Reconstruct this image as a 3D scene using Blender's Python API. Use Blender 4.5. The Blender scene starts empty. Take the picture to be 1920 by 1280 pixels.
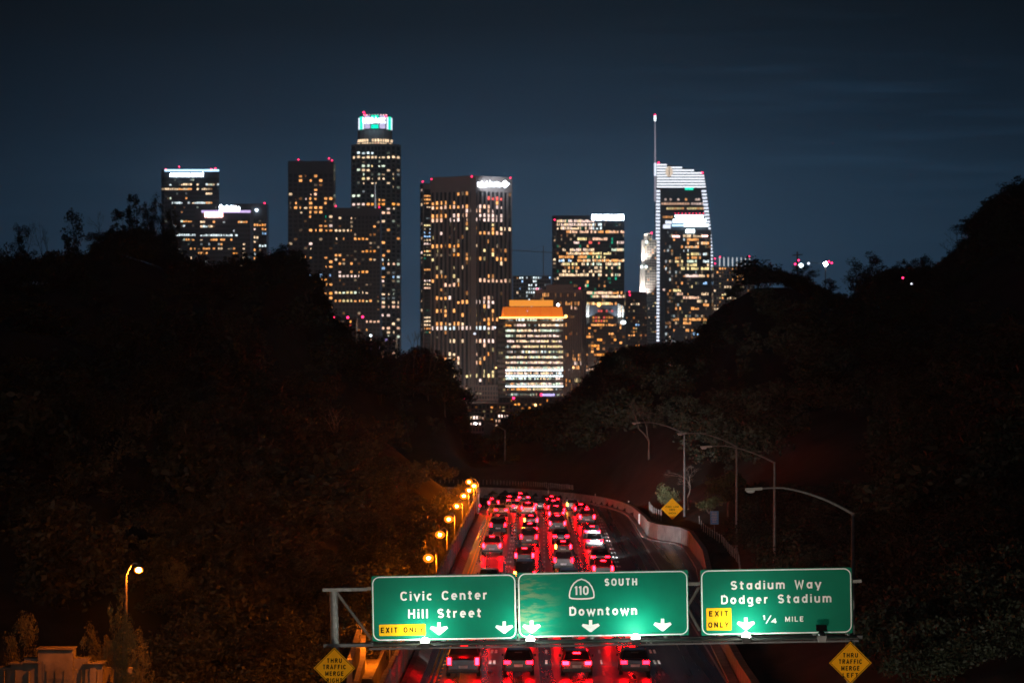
import bpy, math, random
import numpy as np
from mathutils import Vector, Matrix

random.seed(11); RNG = np.random.default_rng(11)
S = bpy.context.scene; COL = S.collection
F = 5900.0; CAMZ = 18.0          # focal length in photo pixels (1920 wide), camera height above the roadway
def P(px, py, d): return Vector(((px-960)*d/F, d, CAMZ-(py-695)*d/F))

# ------------------------------------------------------------------ camera
cam = bpy.data.cameras.new('camera'); co = bpy.data.objects.new('camera', cam); COL.objects.link(co)
co.location = (0, 0, CAMZ); co.rotation_euler = (math.radians(90), 0, 0)
cam.sensor_width = 36; cam.lens = F/1920*36; cam.shift_y = 55/1920
cam.clip_start = 1; cam.clip_end = 60000
cam.dof.use_dof = True; cam.dof.focus_distance = 150; cam.dof.aperture_fstop = 1.5; cam.dof.aperture_blades = 9
S.camera = co

# ------------------------------------------------------------------ night sky
W = bpy.data.worlds.new('World'); S.world = W; W.use_nodes = True
nt = W.node_tree; N = nt.nodes; L = nt.links; N.clear()
out = N.new('ShaderNodeOutputWorld'); bg = N.new('ShaderNodeBackground'); bg.inputs[1].default_value = 1.0
sky = N.new('ShaderNodeTexSky'); sky.sky_type = 'NISHITA'; sky.sun_disc = False
sky.sun_elevation = math.radians(38); sky.sun_rotation = math.radians(205); sky.air_density = 1.2
BASE_SKY = 0.00035
tc = N.new('ShaderNodeTexCoord'); sep = N.new('ShaderNodeSeparateXYZ'); L.new(tc.outputs['Generated'], sep.inputs[0])
def math_node(op, a, b=None, clamp=False):
    n = N.new('ShaderNodeMath'); n.operation = op; n.use_clamp = clamp
    for i, v in enumerate((a, b)):
        if v is None: continue
        if isinstance(v, (int, float)): n.inputs[i].default_value = v
        else: L.new(v, n.inputs[i])
    return n.outputs[0]
# light dome over the city: falls off with height and to either side of downtown
ramp = N.new('ShaderNodeValToRGB'); zc = math_node('MULTIPLY', sep.outputs[2], 5.0, True); L.new(zc, ramp.inputs[0])
cr = ramp.color_ramp
stops = [(0.0, (.085, .195, .330)), (0.10, (.056, .140, .250)), (0.25, (.028, .076, .142)), (0.40, (.0105, .031, .061)),
         (0.55, (.0036, .0108, .0205)), (1.0, (.0012, .0027, .0046))]
cr.elements[0].position = 0; cr.elements[0].color = (*stops[0][1], 1)
cr.elements[1].position = 1; cr.elements[1].color = (*stops[-1][1], 1)
for p, c in stops[1:-1]:
    e = cr.elements.new(p); e.color = (*c, 1)
dx = math_node('SUBTRACT', sep.outputs[0], 0.008)
q = math_node('MULTIPLY', math_node('POWER', math_node('ABSOLUTE', math_node('DIVIDE', dx, 0.165)), 2.0), -1.0)
side = math_node('MULTIPLY', math_node('EXPONENT', q), math_node('GREATER_THAN', sep.outputs[1], 0.0))
side = math_node('ADD', math_node('MULTIPLY', side, 0.85), 0.15)
# thin streaks of high cloud catching the glow
mp = N.new('ShaderNodeMapping'); mp.inputs['Scale'].default_value = (7, 7, 120); mp.inputs['Rotation'].default_value = (0, math.radians(-2.2), 0)
L.new(tc.outputs['Generated'], mp.inputs[0])
nz = N.new('ShaderNodeTexNoise'); nz.inputs['Scale'].default_value = 1.6; nz.inputs['Detail'].default_value = 5; L.new(mp.outputs[0], nz.inputs[0])
cl = N.new('ShaderNodeMapRange'); cl.inputs[1].default_value = .5; cl.inputs[2].default_value = .8; cl.inputs[3].default_value = 1.0; cl.inputs[4].default_value = 1.9
L.new(nz.outputs[0], cl.inputs[0])
cm = N.new('ShaderNodeMapRange'); cm.inputs[1].default_value = .03; cm.inputs[2].default_value = .13; L.new(sep.outputs[0], cm.inputs[0])
ch = N.new('ShaderNodeMapRange'); ch.inputs[1].default_value = .05; ch.inputs[2].default_value = .085; L.new(sep.outputs[2], ch.inputs[0])
cf = math_node('ADD', math_node('MULTIPLY', math_node('SUBTRACT', cl.outputs[0], 1.0), math_node('ADD', math_node('MULTIPLY', cm.outputs[0], ch.outputs[0]), .18)), 1.0)
fac = math_node('MULTIPLY', side, cf)
vm = N.new('ShaderNodeVectorMath'); vm.operation = 'SCALE'; L.new(ramp.outputs[0], vm.inputs[0]); L.new(fac, vm.inputs['Scale'])
vs = N.new('ShaderNodeVectorMath'); vs.operation = 'SCALE'; L.new(sky.outputs[0], vs.inputs[0]); vs.inputs['Scale'].default_value = BASE_SKY
va = N.new('ShaderNodeVectorMath'); va.operation = 'ADD'; L.new(vm.outputs[0], va.inputs[0]); L.new(vs.outputs[0], va.inputs[1])
L.new(va.outputs[0], bg.inputs[0]); L.new(bg.outputs[0], out.inputs[0])
W.cycles.sampling_method = 'AUTOMATIC'

# faint fill from behind and left of the camera, added to lift the towers
sun = bpy.data.lights.new('facade_fill', 'SUN'); sun.energy = 0.05; sun.angle = math.radians(0.5); sun.color = (.78, .88, 1.0)
so = bpy.data.objects.new('facade_fill', sun); COL.objects.link(so)
so.rotation_euler = (math.radians(62), 0, math.radians(-25))

S.view_settings.view_transform = 'Standard'; S.view_settings.look = 'None'
S.view_settings.exposure = 0; S.view_settings.gamma = 1
S.render.engine = 'CYCLES'
cy = S.cycles; cy.use_denoising = True
try: cy.denoiser = 'OPENIMAGEDENOISE'
except Exception: pass
cy.max_bounces = 5; cy.diffuse_bounces = 2; cy.glossy_bounces = 3; cy.transmission_bounces = 3; cy.volume_bounces = 1
cy.sample_clamp_indirect = 4; cy.sample_clamp_direct = 0; cy.use_light_tree = True; cy.caustics_reflective = False; cy.caustics_refractive = False
cy.blur_glossy = 0.4

# ------------------------------------------------------------------ materials
def mat(name, c, rough=.7, metal=0, var=.25, scale=3.0, spec=.5, bump=0, detail=6, coat=0):
    m = bpy.data.materials.new(name); m.use_nodes = True
    n = m.node_tree.nodes; l = m.node_tree.links; b = n['Principled BSDF']
    b.inputs['Roughness'].default_value = rough; b.inputs['Metallic'].default_value = metal
    b.inputs['Specular IOR Level'].default_value = spec; b.inputs['Coat Weight'].default_value = coat
    t = n.new('ShaderNodeTexCoord'); z = n.new('ShaderNodeTexNoise'); z.inputs['Scale'].default_value = scale; z.inputs['Detail'].default_value = detail
    l.new(t.outputs['Object'], z.inputs[0])
    r = n.new('ShaderNodeValToRGB'); r.color_ramp.elements[0].position = .3; r.color_ramp.elements[1].position = .7
    r.color_ramp.elements[0].color = (*[x*(1-var) for x in c], 1); r.color_ramp.elements[1].color = (*[min(1, x*(1+var)) for x in c], 1)
    l.new(z.outputs[0], r.inputs[0]); l.new(r.outputs[0], b.inputs['Base Color'])
    if bump:
        bp = n.new('ShaderNodeBump'); bp.inputs['Strength'].default_value = bump; bp.inputs['Distance'].default_value = .02
        z2 = n.new('ShaderNodeTexNoise'); z2.inputs['Scale'].default_value = scale*9; l.new(t.outputs['Object'], z2.inputs[0])
        l.new(z2.outputs[0], bp.inputs['Height']); l.new(bp.outputs[0], b.inputs['Normal'])
    return m
def glow(name, c, s, sample=False):
    m = bpy.data.materials.new(name); m.use_nodes = True
    n = m.node_tree.nodes; n.clear(); o = n.new('ShaderNodeOutputMaterial'); e = n.new('ShaderNodeEmission')
    e.inputs[0].default_value = (*c, 1); e.inputs[1].default_value = s; m.node_tree.links.new(e.outputs[0], o.inputs[0])
    m.cycles.emission_sampling = 'AUTO' if sample else 'NONE'
    return m
def glow_attr(name):
    m = glow(name, (1, 1, 1), 1); n = m.node_tree.nodes
    a = n.new('ShaderNodeAttribute'); a.attribute_name = 'glow'
    m.node_tree.links.new(a.outputs['Color'], [x for x in n if x.type == 'EMISSION'][0].inputs[0])
    return m

M = dict(
 concrete=mat('concrete', (.30, .28, .265), .85, var=.3, scale=1.2, bump=.3),
 pale=mat('pale_stone', (.55, .53, .50), .8, var=.1, scale=.2),
 towerA=mat('dark_grey_cladding', (.11, .125, .15), .6, var=.1, scale=.1),
 towerB=mat('grey_granite', (.29, .33, .37), .6, var=.1, scale=.1),
 towerC=mat('brown_stone', (.40, .34, .33), .7, var=.08, scale=.1),
 towerD=mat('dark_steel', (.05, .06, .08), .4, var=.1, scale=.1),
 towerE=mat('red_brown_granite', (.27, .20, .19), .7, var=.1, scale=.1),
 glass=mat('dark_glass', (.018, .024, .032), .22, var=.2, scale=.05, spec=.5),
 steel=mat('galvanised_steel', (.22, .22, .215), .55, metal=.3, var=.2, scale=5),
 darksteel=mat('dark_steel_frame', (.07, .07, .075), .5, metal=.3, var=.3, scale=4),
 backplate=mat('sign_back', (.3, .3, .3), .6, metal=.3),
 white=mat('white_sheeting', (.82, .82, .80), .45, var=.05, scale=2),
 black=mat('black_paint', (.006, .006, .006), .9, spec=.02),
 yellow=mat('yellow_sheeting', (.95, .40, .006), .6, spec=.05, var=.08, scale=2.5),
 exityellow=mat('exit_panel_yellow', (.90, .47, .012), .6, spec=.05, var=.06, scale=2.5),
 blue=mat('blue_sheeting', (.14, .42, .85), .45, var=.1, scale=3),
 paint=mat('road_paint', (.78, .77, .74), .6, var=.2, scale=3),
 ypaint=mat('yellow_road_paint', (.75, .38, .03), .6, var=.2, scale=3),
 bark=mat('bark', (.16, .13, .105), .9, var=.4, scale=8, bump=.4),
 palebark=mat('pale_bark', (.30, .24, .20), .9, var=.4, scale=8, bump=.4),
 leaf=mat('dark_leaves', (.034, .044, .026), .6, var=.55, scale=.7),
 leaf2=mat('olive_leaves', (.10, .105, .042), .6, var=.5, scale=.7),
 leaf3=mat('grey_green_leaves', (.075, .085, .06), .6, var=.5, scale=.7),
 litleaf=mat('lamplit_leaves', (.115, .11, .045), .6, var=.5, scale=.7), oldconcrete=mat('old_concrete', (.17, .15, .13), .9, var=.45, scale=.9, bump=.4),  # lamplit leaves are a paler copy, lamp glow put into their colour
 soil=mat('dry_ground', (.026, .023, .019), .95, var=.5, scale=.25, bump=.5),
 tyre=mat('tyre_rubber', (.02, .02, .02), .8), rim=mat('wheel_rim', (.5, .5, .5), .35, metal=.8),
 carglass=mat('car_glass', (.012, .014, .016), .08, spec=.6), plate=mat('licence_plate', (.7, .7, .72), .5),
 chrome=mat('bumper_plastic', (.03, .03, .032), .5),
)
M['grating'] = mat('dark_grating', (.035, .035, .035), .6, spec=.2)
M['window'] = glow_attr('lit_window_glow')
M['red'] = glow('red_beacon_glow', (1, .02, .10), 7)
M['signwhite'] = glow('sign_letter_glow', (.80, .90, 1.0), 20, True)
M['signpink'] = glow('pink_sign_glow', (1, .50, .42), 9, True)
M['strip'] = glow('cool_strip_glow', (.42, .72, 1), 3, True)
M['lavender'] = glow('lavender_glow', (.75, .55, 1), 1.3)
M['ledwhite'] = glow('facade_led_glow', (.80, .86, 1), 1.7)
M['crownwhite'] = glow('crown_light_glow', (.80, .95, 1), 5, True)
M['stripewhite'] = glow('crown_stripe_glow', (.88, .92, 1), 1.9, True)
M['crowngreen'] = glow('crown_green_glow', (.0, .75, .50), 2.0)
M['crownlav'] = glow('crown_lavender_glow', (.72, .66, 1), 1.1)
def amber_mat():
    m = mat('amber_glowing_panel', (.85, .30, .03), .5, var=.12, scale=.15); b = m.node_tree.nodes['Principled BSDF']
    b.inputs['Emission Color'].default_value = (1, .20, .010, 1); b.inputs['Emission Strength'].default_value = .75; m.cycles.emission_sampling = 'NONE'; return m  # crown glow put into the panel material, nothing shines through it
M['amberpanel'] = amber_mat()
M['ambertop'] = glow('amber_top_glow', (1, .34, .04), 1.15)
M['ambertrim'] = glow('amber_trim_glow', (1, .42, .10), 9, True)
M['sodium'] = glow('sodium_lamp_glow', (1, .22, .010), 3600, True)
M['sodium2'] = glow('bright_sodium_glow', (1, .23, .012), 7500, True)
M['sodiumfar'] = glow('distant_lamp_glow', (1, .5, .18), 6)
def halo_mat():  # glare round a lamp, built as a glowing see-through shell
    m = bpy.data.materials.new('orange_halo_shell'); m.use_nodes = True; n = m.node_tree.nodes; l = m.node_tree.links; n.clear()
    o_ = n.new('ShaderNodeOutputMaterial'); mx = n.new('ShaderNodeMixShader'); mx.inputs[0].default_value = .35
    a = n.new('ShaderNodeBsdfTransparent'); a.inputs[0].default_value = (1, .82, .55, 1); e = n.new('ShaderNodeEmission'); e.inputs[0].default_value = (1, .21, .012, 1); e.inputs[1].default_value = 3.2
    l.new(a.outputs[0], mx.inputs[1]); l.new(e.outputs[0], mx.inputs[2]); l.new(mx.outputs[0], o_.inputs[0]); m.cycles.emission_sampling = 'NONE'; return m
M['halo'] = halo_mat()
M['coollamp'] = glow('white_lamp_glow', (.9, .93, 1), 60, True)
M['floodlens'] = glow('sign_lamp_glow', (.92, 1, .88), 300, True)
M['tail'] = glow('tail_lamp_glow', (1, .0010, .0035), 110, True)
M['brake'] = glow('brake_lamp_glow', (1, .0013, .0035), 210, True)
M['amber'] = glow('indicator_glow', (1, .30, .03), 24, True)
M['head'] = glow('head_lamp_glow', (1, .93, .8), 6, False)

# asphalt: patched, polished in the wheel tracks
def asphalt():
    m = mat('asphalt', (.047, .045, .046), .42, var=.3, scale=.35, bump=.35)
    n = m.node_tree.nodes; l = m.node_tree.links; b = n['Principled BSDF']
    t = n.new('ShaderNodeTexCoord'); mp = n.new('ShaderNodeMapping'); mp.inputs['Scale'].default_value = (1.1, .012, 1)
    l.new(t.outputs['Object'], mp.inputs[0]); z = n.new('ShaderNodeTexNoise'); z.inputs['Scale'].default_value = 1; z.inputs['Detail'].default_value = 5
    l.new(mp.outputs[0], z.inputs[0]); r = n.new('ShaderNodeMapRange'); r.inputs[1].default_value = .3; r.inputs[2].default_value = .7
    r.inputs[3].default_value = .20; r.inputs[4].default_value = .38; l.new(z.outputs[0], r.inputs[0]); l.new(r.outputs[0], b.inputs['Roughness'])
    return m
M['asphalt'] = asphalt()

# green sheeting: old overlay patches where the reflective film has gone pale, faint panel seams
def greensheet(name, patch, seed):
    m = bpy.data.materials.new(name); m.use_nodes = True
    n = m.node_tree.nodes; l = m.node_tree.links; b = n['Principled BSDF']; b.inputs['Roughness'].default_value = .5; b.inputs['Specular IOR Level'].default_value = .08
    t = n.new('ShaderNodeTexCoord')
    mp = n.new('ShaderNodeMapping'); mp.inputs['Scale'].default_value = (.6, 1, 2.6); mp.inputs['Location'].default_value = (seed, seed, seed*2)
    l.new(t.outputs['Object'], mp.inputs[0])
    z = n.new('ShaderNodeTexNoise'); z.inputs['Scale'].default_value = 1.5; z.inputs['Detail'].default_value = 8; z.inputs['Roughness'].default_value = .65; l.new(mp.outputs[0], z.inputs[0])
    r = n.new('ShaderNodeMapRange'); r.inputs[1].default_value = patch; r.inputs[2].default_value = patch+.13; l.new(z.outputs[0], r.inputs[0])
    if patch < .6:
        sx_ = n.new('ShaderNodeSeparateXYZ'); l.new(t.outputs['Object'], sx_.inputs[0])
        lim = n.new('ShaderNodeMapRange'); lim.inputs[1].default_value = .9; lim.inputs[2].default_value = 2.3; lim.inputs[3].default_value = 1; lim.inputs[4].default_value = 0; l.new(sx_.outputs[0], lim.inputs[0])
        mu = n.new('ShaderNodeMath'); mu.operation = 'MULTIPLY'; l.new(r.outputs[0], mu.inputs[0]); l.new(lim.outputs[0], mu.inputs[1]); r = mu
    base = n.new('ShaderNodeTexNoise'); base.inputs['Scale'].default_value = .8; base.inputs['Detail'].default_value = 4; l.new(t.outputs['Object'], base.inputs[0])
    g = n.new('ShaderNodeValToRGB'); g.color_ramp.elements[0].color = (.0, .135, .084, 1); g.color_ramp.elements[1].color = (.0, .20, .115, 1)
    l.new(base.outputs[0], g.inputs[0])
    mx = n.new('ShaderNodeMix'); mx.data_type = 'RGBA'; l.new(r.outputs[0], mx.inputs[0]); l.new(g.outputs[0], mx.inputs[6]); mx.inputs[7].default_value = (.115, .20, .105, 1)
    l.new(mx.outputs[2], b.inputs['Base Color'])
    return m

# ------------------------------------------------------------------ mesh helpers
class MB:
    def __init__(s): s.v = []; s.f = []; s.c = []
    def quad(s, a, b, c, d, col=None):
        i = len(s.v); s.v += [tuple(a), tuple(b), tuple(c), tuple(d)]; s.f.append((i, i+1, i+2, i+3)); s.c.append(col)
    def poly(s, pts, col=None):
        i = len(s.v); s.v += [tuple(p) for p in pts]; s.f.append(tuple(range(i, i+len(pts)))); s.c.append(col)
    def hexa(s, p):   # 8 corners: bottom ring 0-3, top ring 4-7
        i = len(s.v); s.v += [tuple(x) for x in p]
        for f in ((3, 2, 1, 0), (4, 5, 6, 7), (0, 1, 5, 4), (1, 2, 6, 5), (2, 3, 7, 6), (3, 0, 4, 7)):
            s.f.append(tuple(i+k for k in f)); s.c.append(None)
    def box(s, x0, x1, y0, y1, z0, z1):
        s.hexa([(x0, y0, z0), (x1, y0, z0), (x1, y1, z0), (x0, y1, z0), (x0, y0, z1), (x1, y0, z1), (x1, y1, z1), (x0, y1, z1)])
    def prism(s, pts, z0, z1):
        i = len(s.v); n = len(pts)
        s.v += [(p[0], p[1], z0) for p in pts] + [(p[0], p[1], z1) for p in pts]
        for k in range(n): s.f.append((i+k, i+(k+1) % n, i+n+(k+1) % n, i+n+k)); s.c.append(None)
        s.f.append(tuple(i+n+k for k in range(n))); s.c.append(None)
        s.f.append(tuple(i+n-1-k for k in range(n))); s.c.append(None)
    def tube(s, pts, rad, n=8, caps=True):
        pts = [Vector(p) for p in pts]
        if not hasattr(rad, '__len__'): rad = [rad]*len(pts)
        base = len(s.v)
        for k, p in enumerate(pts):
            t = (pts[min(k+1, len(pts)-1)]-pts[max(k-1, 0)]).normalized()
            a = t.cross(Vector((0, 1, 0)) if abs(t.y) < .9 else Vector((1, 0, 0))).normalized(); b = t.cross(a)
            for j in range(n):
                an = 2*math.pi*j/n; s.v.append(tuple(p+(a*math.cos(an)+b*math.sin(an))*rad[k]))
        for k in range(len(pts)-1):
            for j in range(n):
                s.f.append((base+k*n+j, base+k*n+(j+1) % n, base+(k+1)*n+(j+1) % n, base+(k+1)*n+j)); s.c.append(None)
        if caps:
            s.f.append(tuple(base+j for j in range(n))[::-1]); s.c.append(None)
            s.f.append(tuple(base+(len(pts)-1)*n+j for j in range(n))); s.c.append(None)
    def ball(s, c, rx, ry=None, rz=None, nu=10, nv=6):
        ry = ry or rx; rz = rz or rx; i = len(s.v); c = Vector(c)
        s.v.append((c.x, c.y, c.z+rz))
        for a in range(1, nv):
            th = math.pi*a/nv
            for b in range(nu):
                ph = 2*math.pi*b/nu; s.v.append((c.x+rx*math.sin(th)*math.cos(ph), c.y+ry*math.sin(th)*math.sin(ph), c.z+rz*math.cos(th)))
        s.v.append((c.x, c.y, c.z-rz)); last = len(s.v)-1
        for b in range(nu):
            s.f.append((i, i+1+b, i+1+(b+1) % nu)); s.c.append(None)
            s.f.append((last, i+1+(nv-2)*nu+(b+1) % nu, i+1+(nv-2)*nu+b)); s.c.append(None)
        for a in range(nv-2):
            for b in range(nu):
                s.f.append((i+1+a*nu+b, i+1+(a+1)*nu+b, i+1+(a+1)*nu+(b+1) % nu, i+1+a*nu+(b+1) % nu)); s.c.append(None)
    def mesh(s, name, m):
        me = bpy.data.meshes.new(name); me.from_pydata(s.v, [], s.f)
        if m: me.materials.append(m)
        if any(c is not None for c in s.c):
            at = me.attributes.new('glow', 'FLOAT_COLOR', 'CORNER'); data = []
            for f, c in zip(s.f, s.c):
                c = c or (0, 0, 0); data += [c[0], c[1], c[2], 1]*len(f)
            at.data.foreach_set('color', data)
        me.update(); return me
    def build(s, name, m, parent=None, kind=None, smooth=False):
        me = s.mesh(name, m)
        if smooth: me.polygons.foreach_set('use_smooth', [True]*len(me.polygons))
        o = bpy.data.objects.new(name, me); COL.objects.link(o)
        if parent: o.parent = parent
        if kind: o['kind'] = kind
        return o

def tag(o, label, cat, group=None):
    o['label'] = label; o['category'] = cat
    if group: o['group'] = group
    return o
def thing(name, label, cat, loc=(0, 0, 0), rz=0, group=None):
    o = bpy.data.objects.new(name, None); COL.objects.link(o); o.empty_display_size = .5
    o.location = loc; o.rotation_euler = (0, 0, rz)
    return tag(o, label, cat, group)
def copy_tree(o, parent=None):
    c = o.copy(); COL.objects.link(c)
    if parent: c.parent = parent
    for ch in list(o.children): copy_tree(ch, c)
    return c
def sweep(mb, path, prof):
    """prof: (offset to the right of travel, z) outline, swept along a list of (x, y)"""
    n = len(path); base = len(mb.v)
    for i, p in enumerate(path):
        a = Vector(path[max(i-1, 0)]); b = Vector(path[min(i+1, n-1)]); t = (b-a).normalized(); r = Vector((t.y, -t.x))
        for (o, z) in (prof(i) if callable(prof) else prof): mb.v.append((p[0]+r.x*o, p[1]+r.y*o, z))
    k = (len(mb.v)-base)//n
    for i in range(n-1):
        for j in range(k):
            mb.f.append((base+i*k+j, base+(i+1)*k+j, base+(i+1)*k+(j+1) % k, base+i*k+(j+1) % k)); mb.c.append(None)
    mb.f.append(tuple(base+j for j in range(k))); mb.c.append(None)
    mb.f.append(tuple(base+(n-1)*k+j for j in range(k))[::-1]); mb.c.append(None)

# ------------------------------------------------------------------ stroke lettering (highway style, monoline)
def arc(cx, cy, rx, ry, a0, a1, n=10):
    return [(cx+rx*math.cos(math.radians(a0+(a1-a0)*i/n)), cy+ry*math.sin(math.radians(a0+(a1-a0)*i/n))) for i in range(n+1)]
t = .08
def rnd(w, h=1.0, y0=0.0): return arc(w/2, y0+h/2, w/2-t, h/2-t, 90, 450, 20)
X = .74
G = {
 'C': (.62, [arc(.33, .62, .25, .30, 30, 180, 8)+arc(.33, .38, .25, .30, 180, 330, 8)]),
 'H': (.62, [[(t, 0), (t, 1)], [(.54, 0), (.54, 1)], [(t, .52), (.54, .52)]]),
 'S': (.58, [arc(.29, .71, .21, .21, 25, 270, 10)+arc(.29, .29, .21, .21, 90, -155, 10)]),
 'D': (.62, [[(t, 0), (t, 1)], [(t, .92), (.28, .92)]+arc(.28, .66, .26, .26, 90, 0, 6)+arc(.28, .34, .26, .26, 0, -90, 6)+[(t, .08)]]),
 'W': (.86, [[(t, 1), (.24, .04), (.43, .8), (.62, .04), (.78, 1)]]),
 'E': (.54, [[(t, 0), (t, 1)], [(t, .92), (.52, .92)], [(t, .52), (.46, .52)], [(t, .08), (.52, .08)]]),
 'X': (.6, [[(.05, 0), (.55, 1)], [(.05, 1), (.55, 0)]]), 'I': (.16, [[(t, 0), (t, 1)]]),
 'T': (.56, [[(.02, .92), (.54, .92)], [(.28, 0), (.28, .92)]]),
 'O': (.66, [arc(.33, .62, .25, .30, 0, 180, 10)+arc(.33, .38, .25, .30, 180, 360, 10)+[(.58, .62)]]),
 'N': (.62, [[(t, 0), (t, 1)], [(t, .94), (.54, .06)], [(.54, 0), (.54, 1)]]), 'L': (.52, [[(t, 1), (t, 0)], [(t, .08), (.5, .08)]]),
 'Y': (.6, [[(.03, 1), (.3, .48), (.57, 1)], [(.3, 0), (.3, .5)]]), 'U': (.62, [[(t, 1), (t, .33)]+arc(.31, .31, .23, .23, 180, 360, 10)+[(.54, 1)]]),
 'M': (.74, [[(t, 0), (t, 1)], [(t, .96), (.37, .2), (.66, .96)], [(.66, 0), (.66, 1)]]),
 'R': (.62, [[(t, 0), (t, 1)], [(t, .92), (.32, .92)]+arc(.32, .71, .21, .21, 90, -90, 8)+[(t, .5)], [(.3, .5), (.56, 0)]]),
 'A': (.68, [[(.05, 0), (.34, .97), (.63, 0)], [(.16, .3), (.52, .3)]]), 'F': (.54, [[(t, 0), (t, 1)], [(t, .92), (.52, .92)], [(t, .52), (.45, .52)]]),
 'G': (.66, [arc(.34, .62, .26, .30, 35, 180, 8)+arc(.34, .38, .26, .30, 180, 360, 10)+[(.6, .46)], [(.36, .46), (.6, .46)]]),
 'B': (.6, [[(t, 0), (t, 1)], [(t, .92), (.3, .92)]+arc(.3, .72, .2, .2, 90, -90, 7)+[(t, .52)], [(.3, .52)]+arc(.3, .3, .22, .22, 90, -90, 7)+[(t, .08)]]),
 'k': (.5, [[(t, 0), (t, 1)], [(.46, .72), (.1, .32)], [(.24, .45), (.48, 0)]]), 'f': (.36, [arc(.3, .78, .14, .14, 60, 180, 5)+[(.16, 0)], [(.02, .66), (.34, .66)]]),
 'K': (.6, [[(t, 0), (t, 1)], [(.56, 1), (.1, .42)], [(.24, .58), (.58, 0)]]), 'P': (.58, [[(t, 0), (t, 1)], [(t, .92), (.3, .92)]+arc(.3, .7, .22, .22, 90, -90, 7)+[(t, .48)]]),
 'i': (.16, [[(t, 0), (t, X)], [(t, .86), (t, 1)]]), 'v': (.54, [[(.03, X), (.27, .05), (.51, X)]]),
 'c': (.5, [arc(.27, X/2, .2, X/2-t, 50, 310, 12)]), 'l': (.16, [[(t, 0), (t, 1)]]), 'e': (.54, [[(.08, .38), (.46, .38)]+arc(.27, X/2, .19, X/2-t, 5, 310, 12)]),
 'n': (.52, [[(t, 0), (t, X)], arc(.26, .46, .18, .2, 180, 0, 8)+[(.44, 0)]]), 't': (.38, [[(.16, .95), (.16, .2)]+arc(.28, .2, .12, .12, 180, 290, 5), [(.01, .68), (.36, .68)]]),
 'r': (.38, [[(t, 0), (t, X)], arc(.28, .44, .2, .22, 180, 75, 6)]), 'a': (.54, [arc(.26, X/2, .18, X/2-t, 0, 360, 16), [(.45, 0), (.45, X)]]),
 'd': (.54, [arc(.26, X/2, .18, X/2-t, 0, 360, 16), [(.45, 0), (.45, 1)]]), 'u': (.52, [[(t, X), (t, .28)]+arc(.26, .27, .18, .2, 180, 360, 8), [(.44, 0), (.44, X)]]),
 'm': (.8, [[(t, 0), (t, X)], arc(.24, .48, .16, .18, 180, 0, 7)+[(.4, 0)], arc(.56, .48, .16, .18, 180, 0, 7)+[(.72, 0)]]),
 'y': (.54, [[(.03, X), (.28, .04)], [(.51, X), (.22, -.26)]]), 'o': (.54, [arc(.27, X/2, .19, X/2-t, 0, 360, 18)]),
 'g': (.54, [arc(.26, X/2, .18, X/2-t, 0, 360, 16), [(.45, X), (.45, -.08)]+arc(.27, -.08, .18, .17, 0, -140, 7)]),
 'w': (.76, [[(.03, X), (.21, .05), (.38, .6), (.55, .05), (.73, X)]]), '1': (.3, [[(.04, .78), (.18, .94)], [(.18, 0), (.18, 1)]]),
 '0': (.56, [arc(.28, .62, .2, .30, 0, 180, 10)+arc(.28, .38, .2, .30, 180, 360, 10)+[(.48, .62)]]),
 '4': (.56, [[(.40, 0), (.40, 1)], [(.40, .95), (.06, .3), (.54, .3)]]), '/': (.5, [[(.03, -.1), (.47, 1.1)]]), ' ': (.42, []), "'": (.12, [[(.05, .8), (.05, 1)]]),
}
def ribbon(mb, pts, hw, fn, depth):
    pts = [Vector(p) for p in pts]
    closed = len(pts) > 3 and (pts[0]-pts[-1]).length < 1e-4
    left = []; right = []
    n = len(pts)
    for i, p in enumerate(pts):
        a = pts[i-1] if i else (pts[-2] if closed else None); b = pts[i+1] if i < n-1 else (pts[1] if closed else None)
        d0 = (p-a).normalized() if a is not None else None; d1 = (b-p).normalized() if b is not None else None
        if d0 is None: d0 = d1
        if d1 is None: d1 = d0
        n0 = Vector((-d0.y, d0.x)); n1 = Vector((-d1.y, d1.x)); m = n0+n1
        if m.length < .2: m = n0
        m.normalize(); k = hw/max(.45, m.dot(n0))
        left.append(p+m*k); right.append(p-m*k)
    for i in range(n-1):
        mb.quad(fn(right[i], depth), fn(right[i+1], depth), fn(left[i+1], depth), fn(left[i], depth))
class Letters:
    def __init__(s, l): s.l = l
    def build(s, name, m, par):
        for mb in s.l: mb.build('letter', m, par)
def text_mb(s, x0, x1, base, cap, fn, sw=.082, gap=.2, depth=0.0):
    """letters between x0 and x1; fn maps (x, y) on the board and a lift off it to a point"""
    w = sum(G[c][0] for c in s)+gap*(len(s)-1); sx = (x1-x0)/w; x = x0; k = 0; out_ = []
    for c in s:
        mb = MB()
        for st in G[c][1]:
            # stroke in units of cap height so that widths stay even
            pts = [((x+p[0]*sx), base+p[1]*cap) for p in st]
            ribbon(mb, pts, sw*cap, fn, depth+.0008*(k % 4)); k += 1
        x += (G[c][0]+gap)*sx
        if mb.f: out_.append(mb)
    return Letters(out_)

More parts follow.
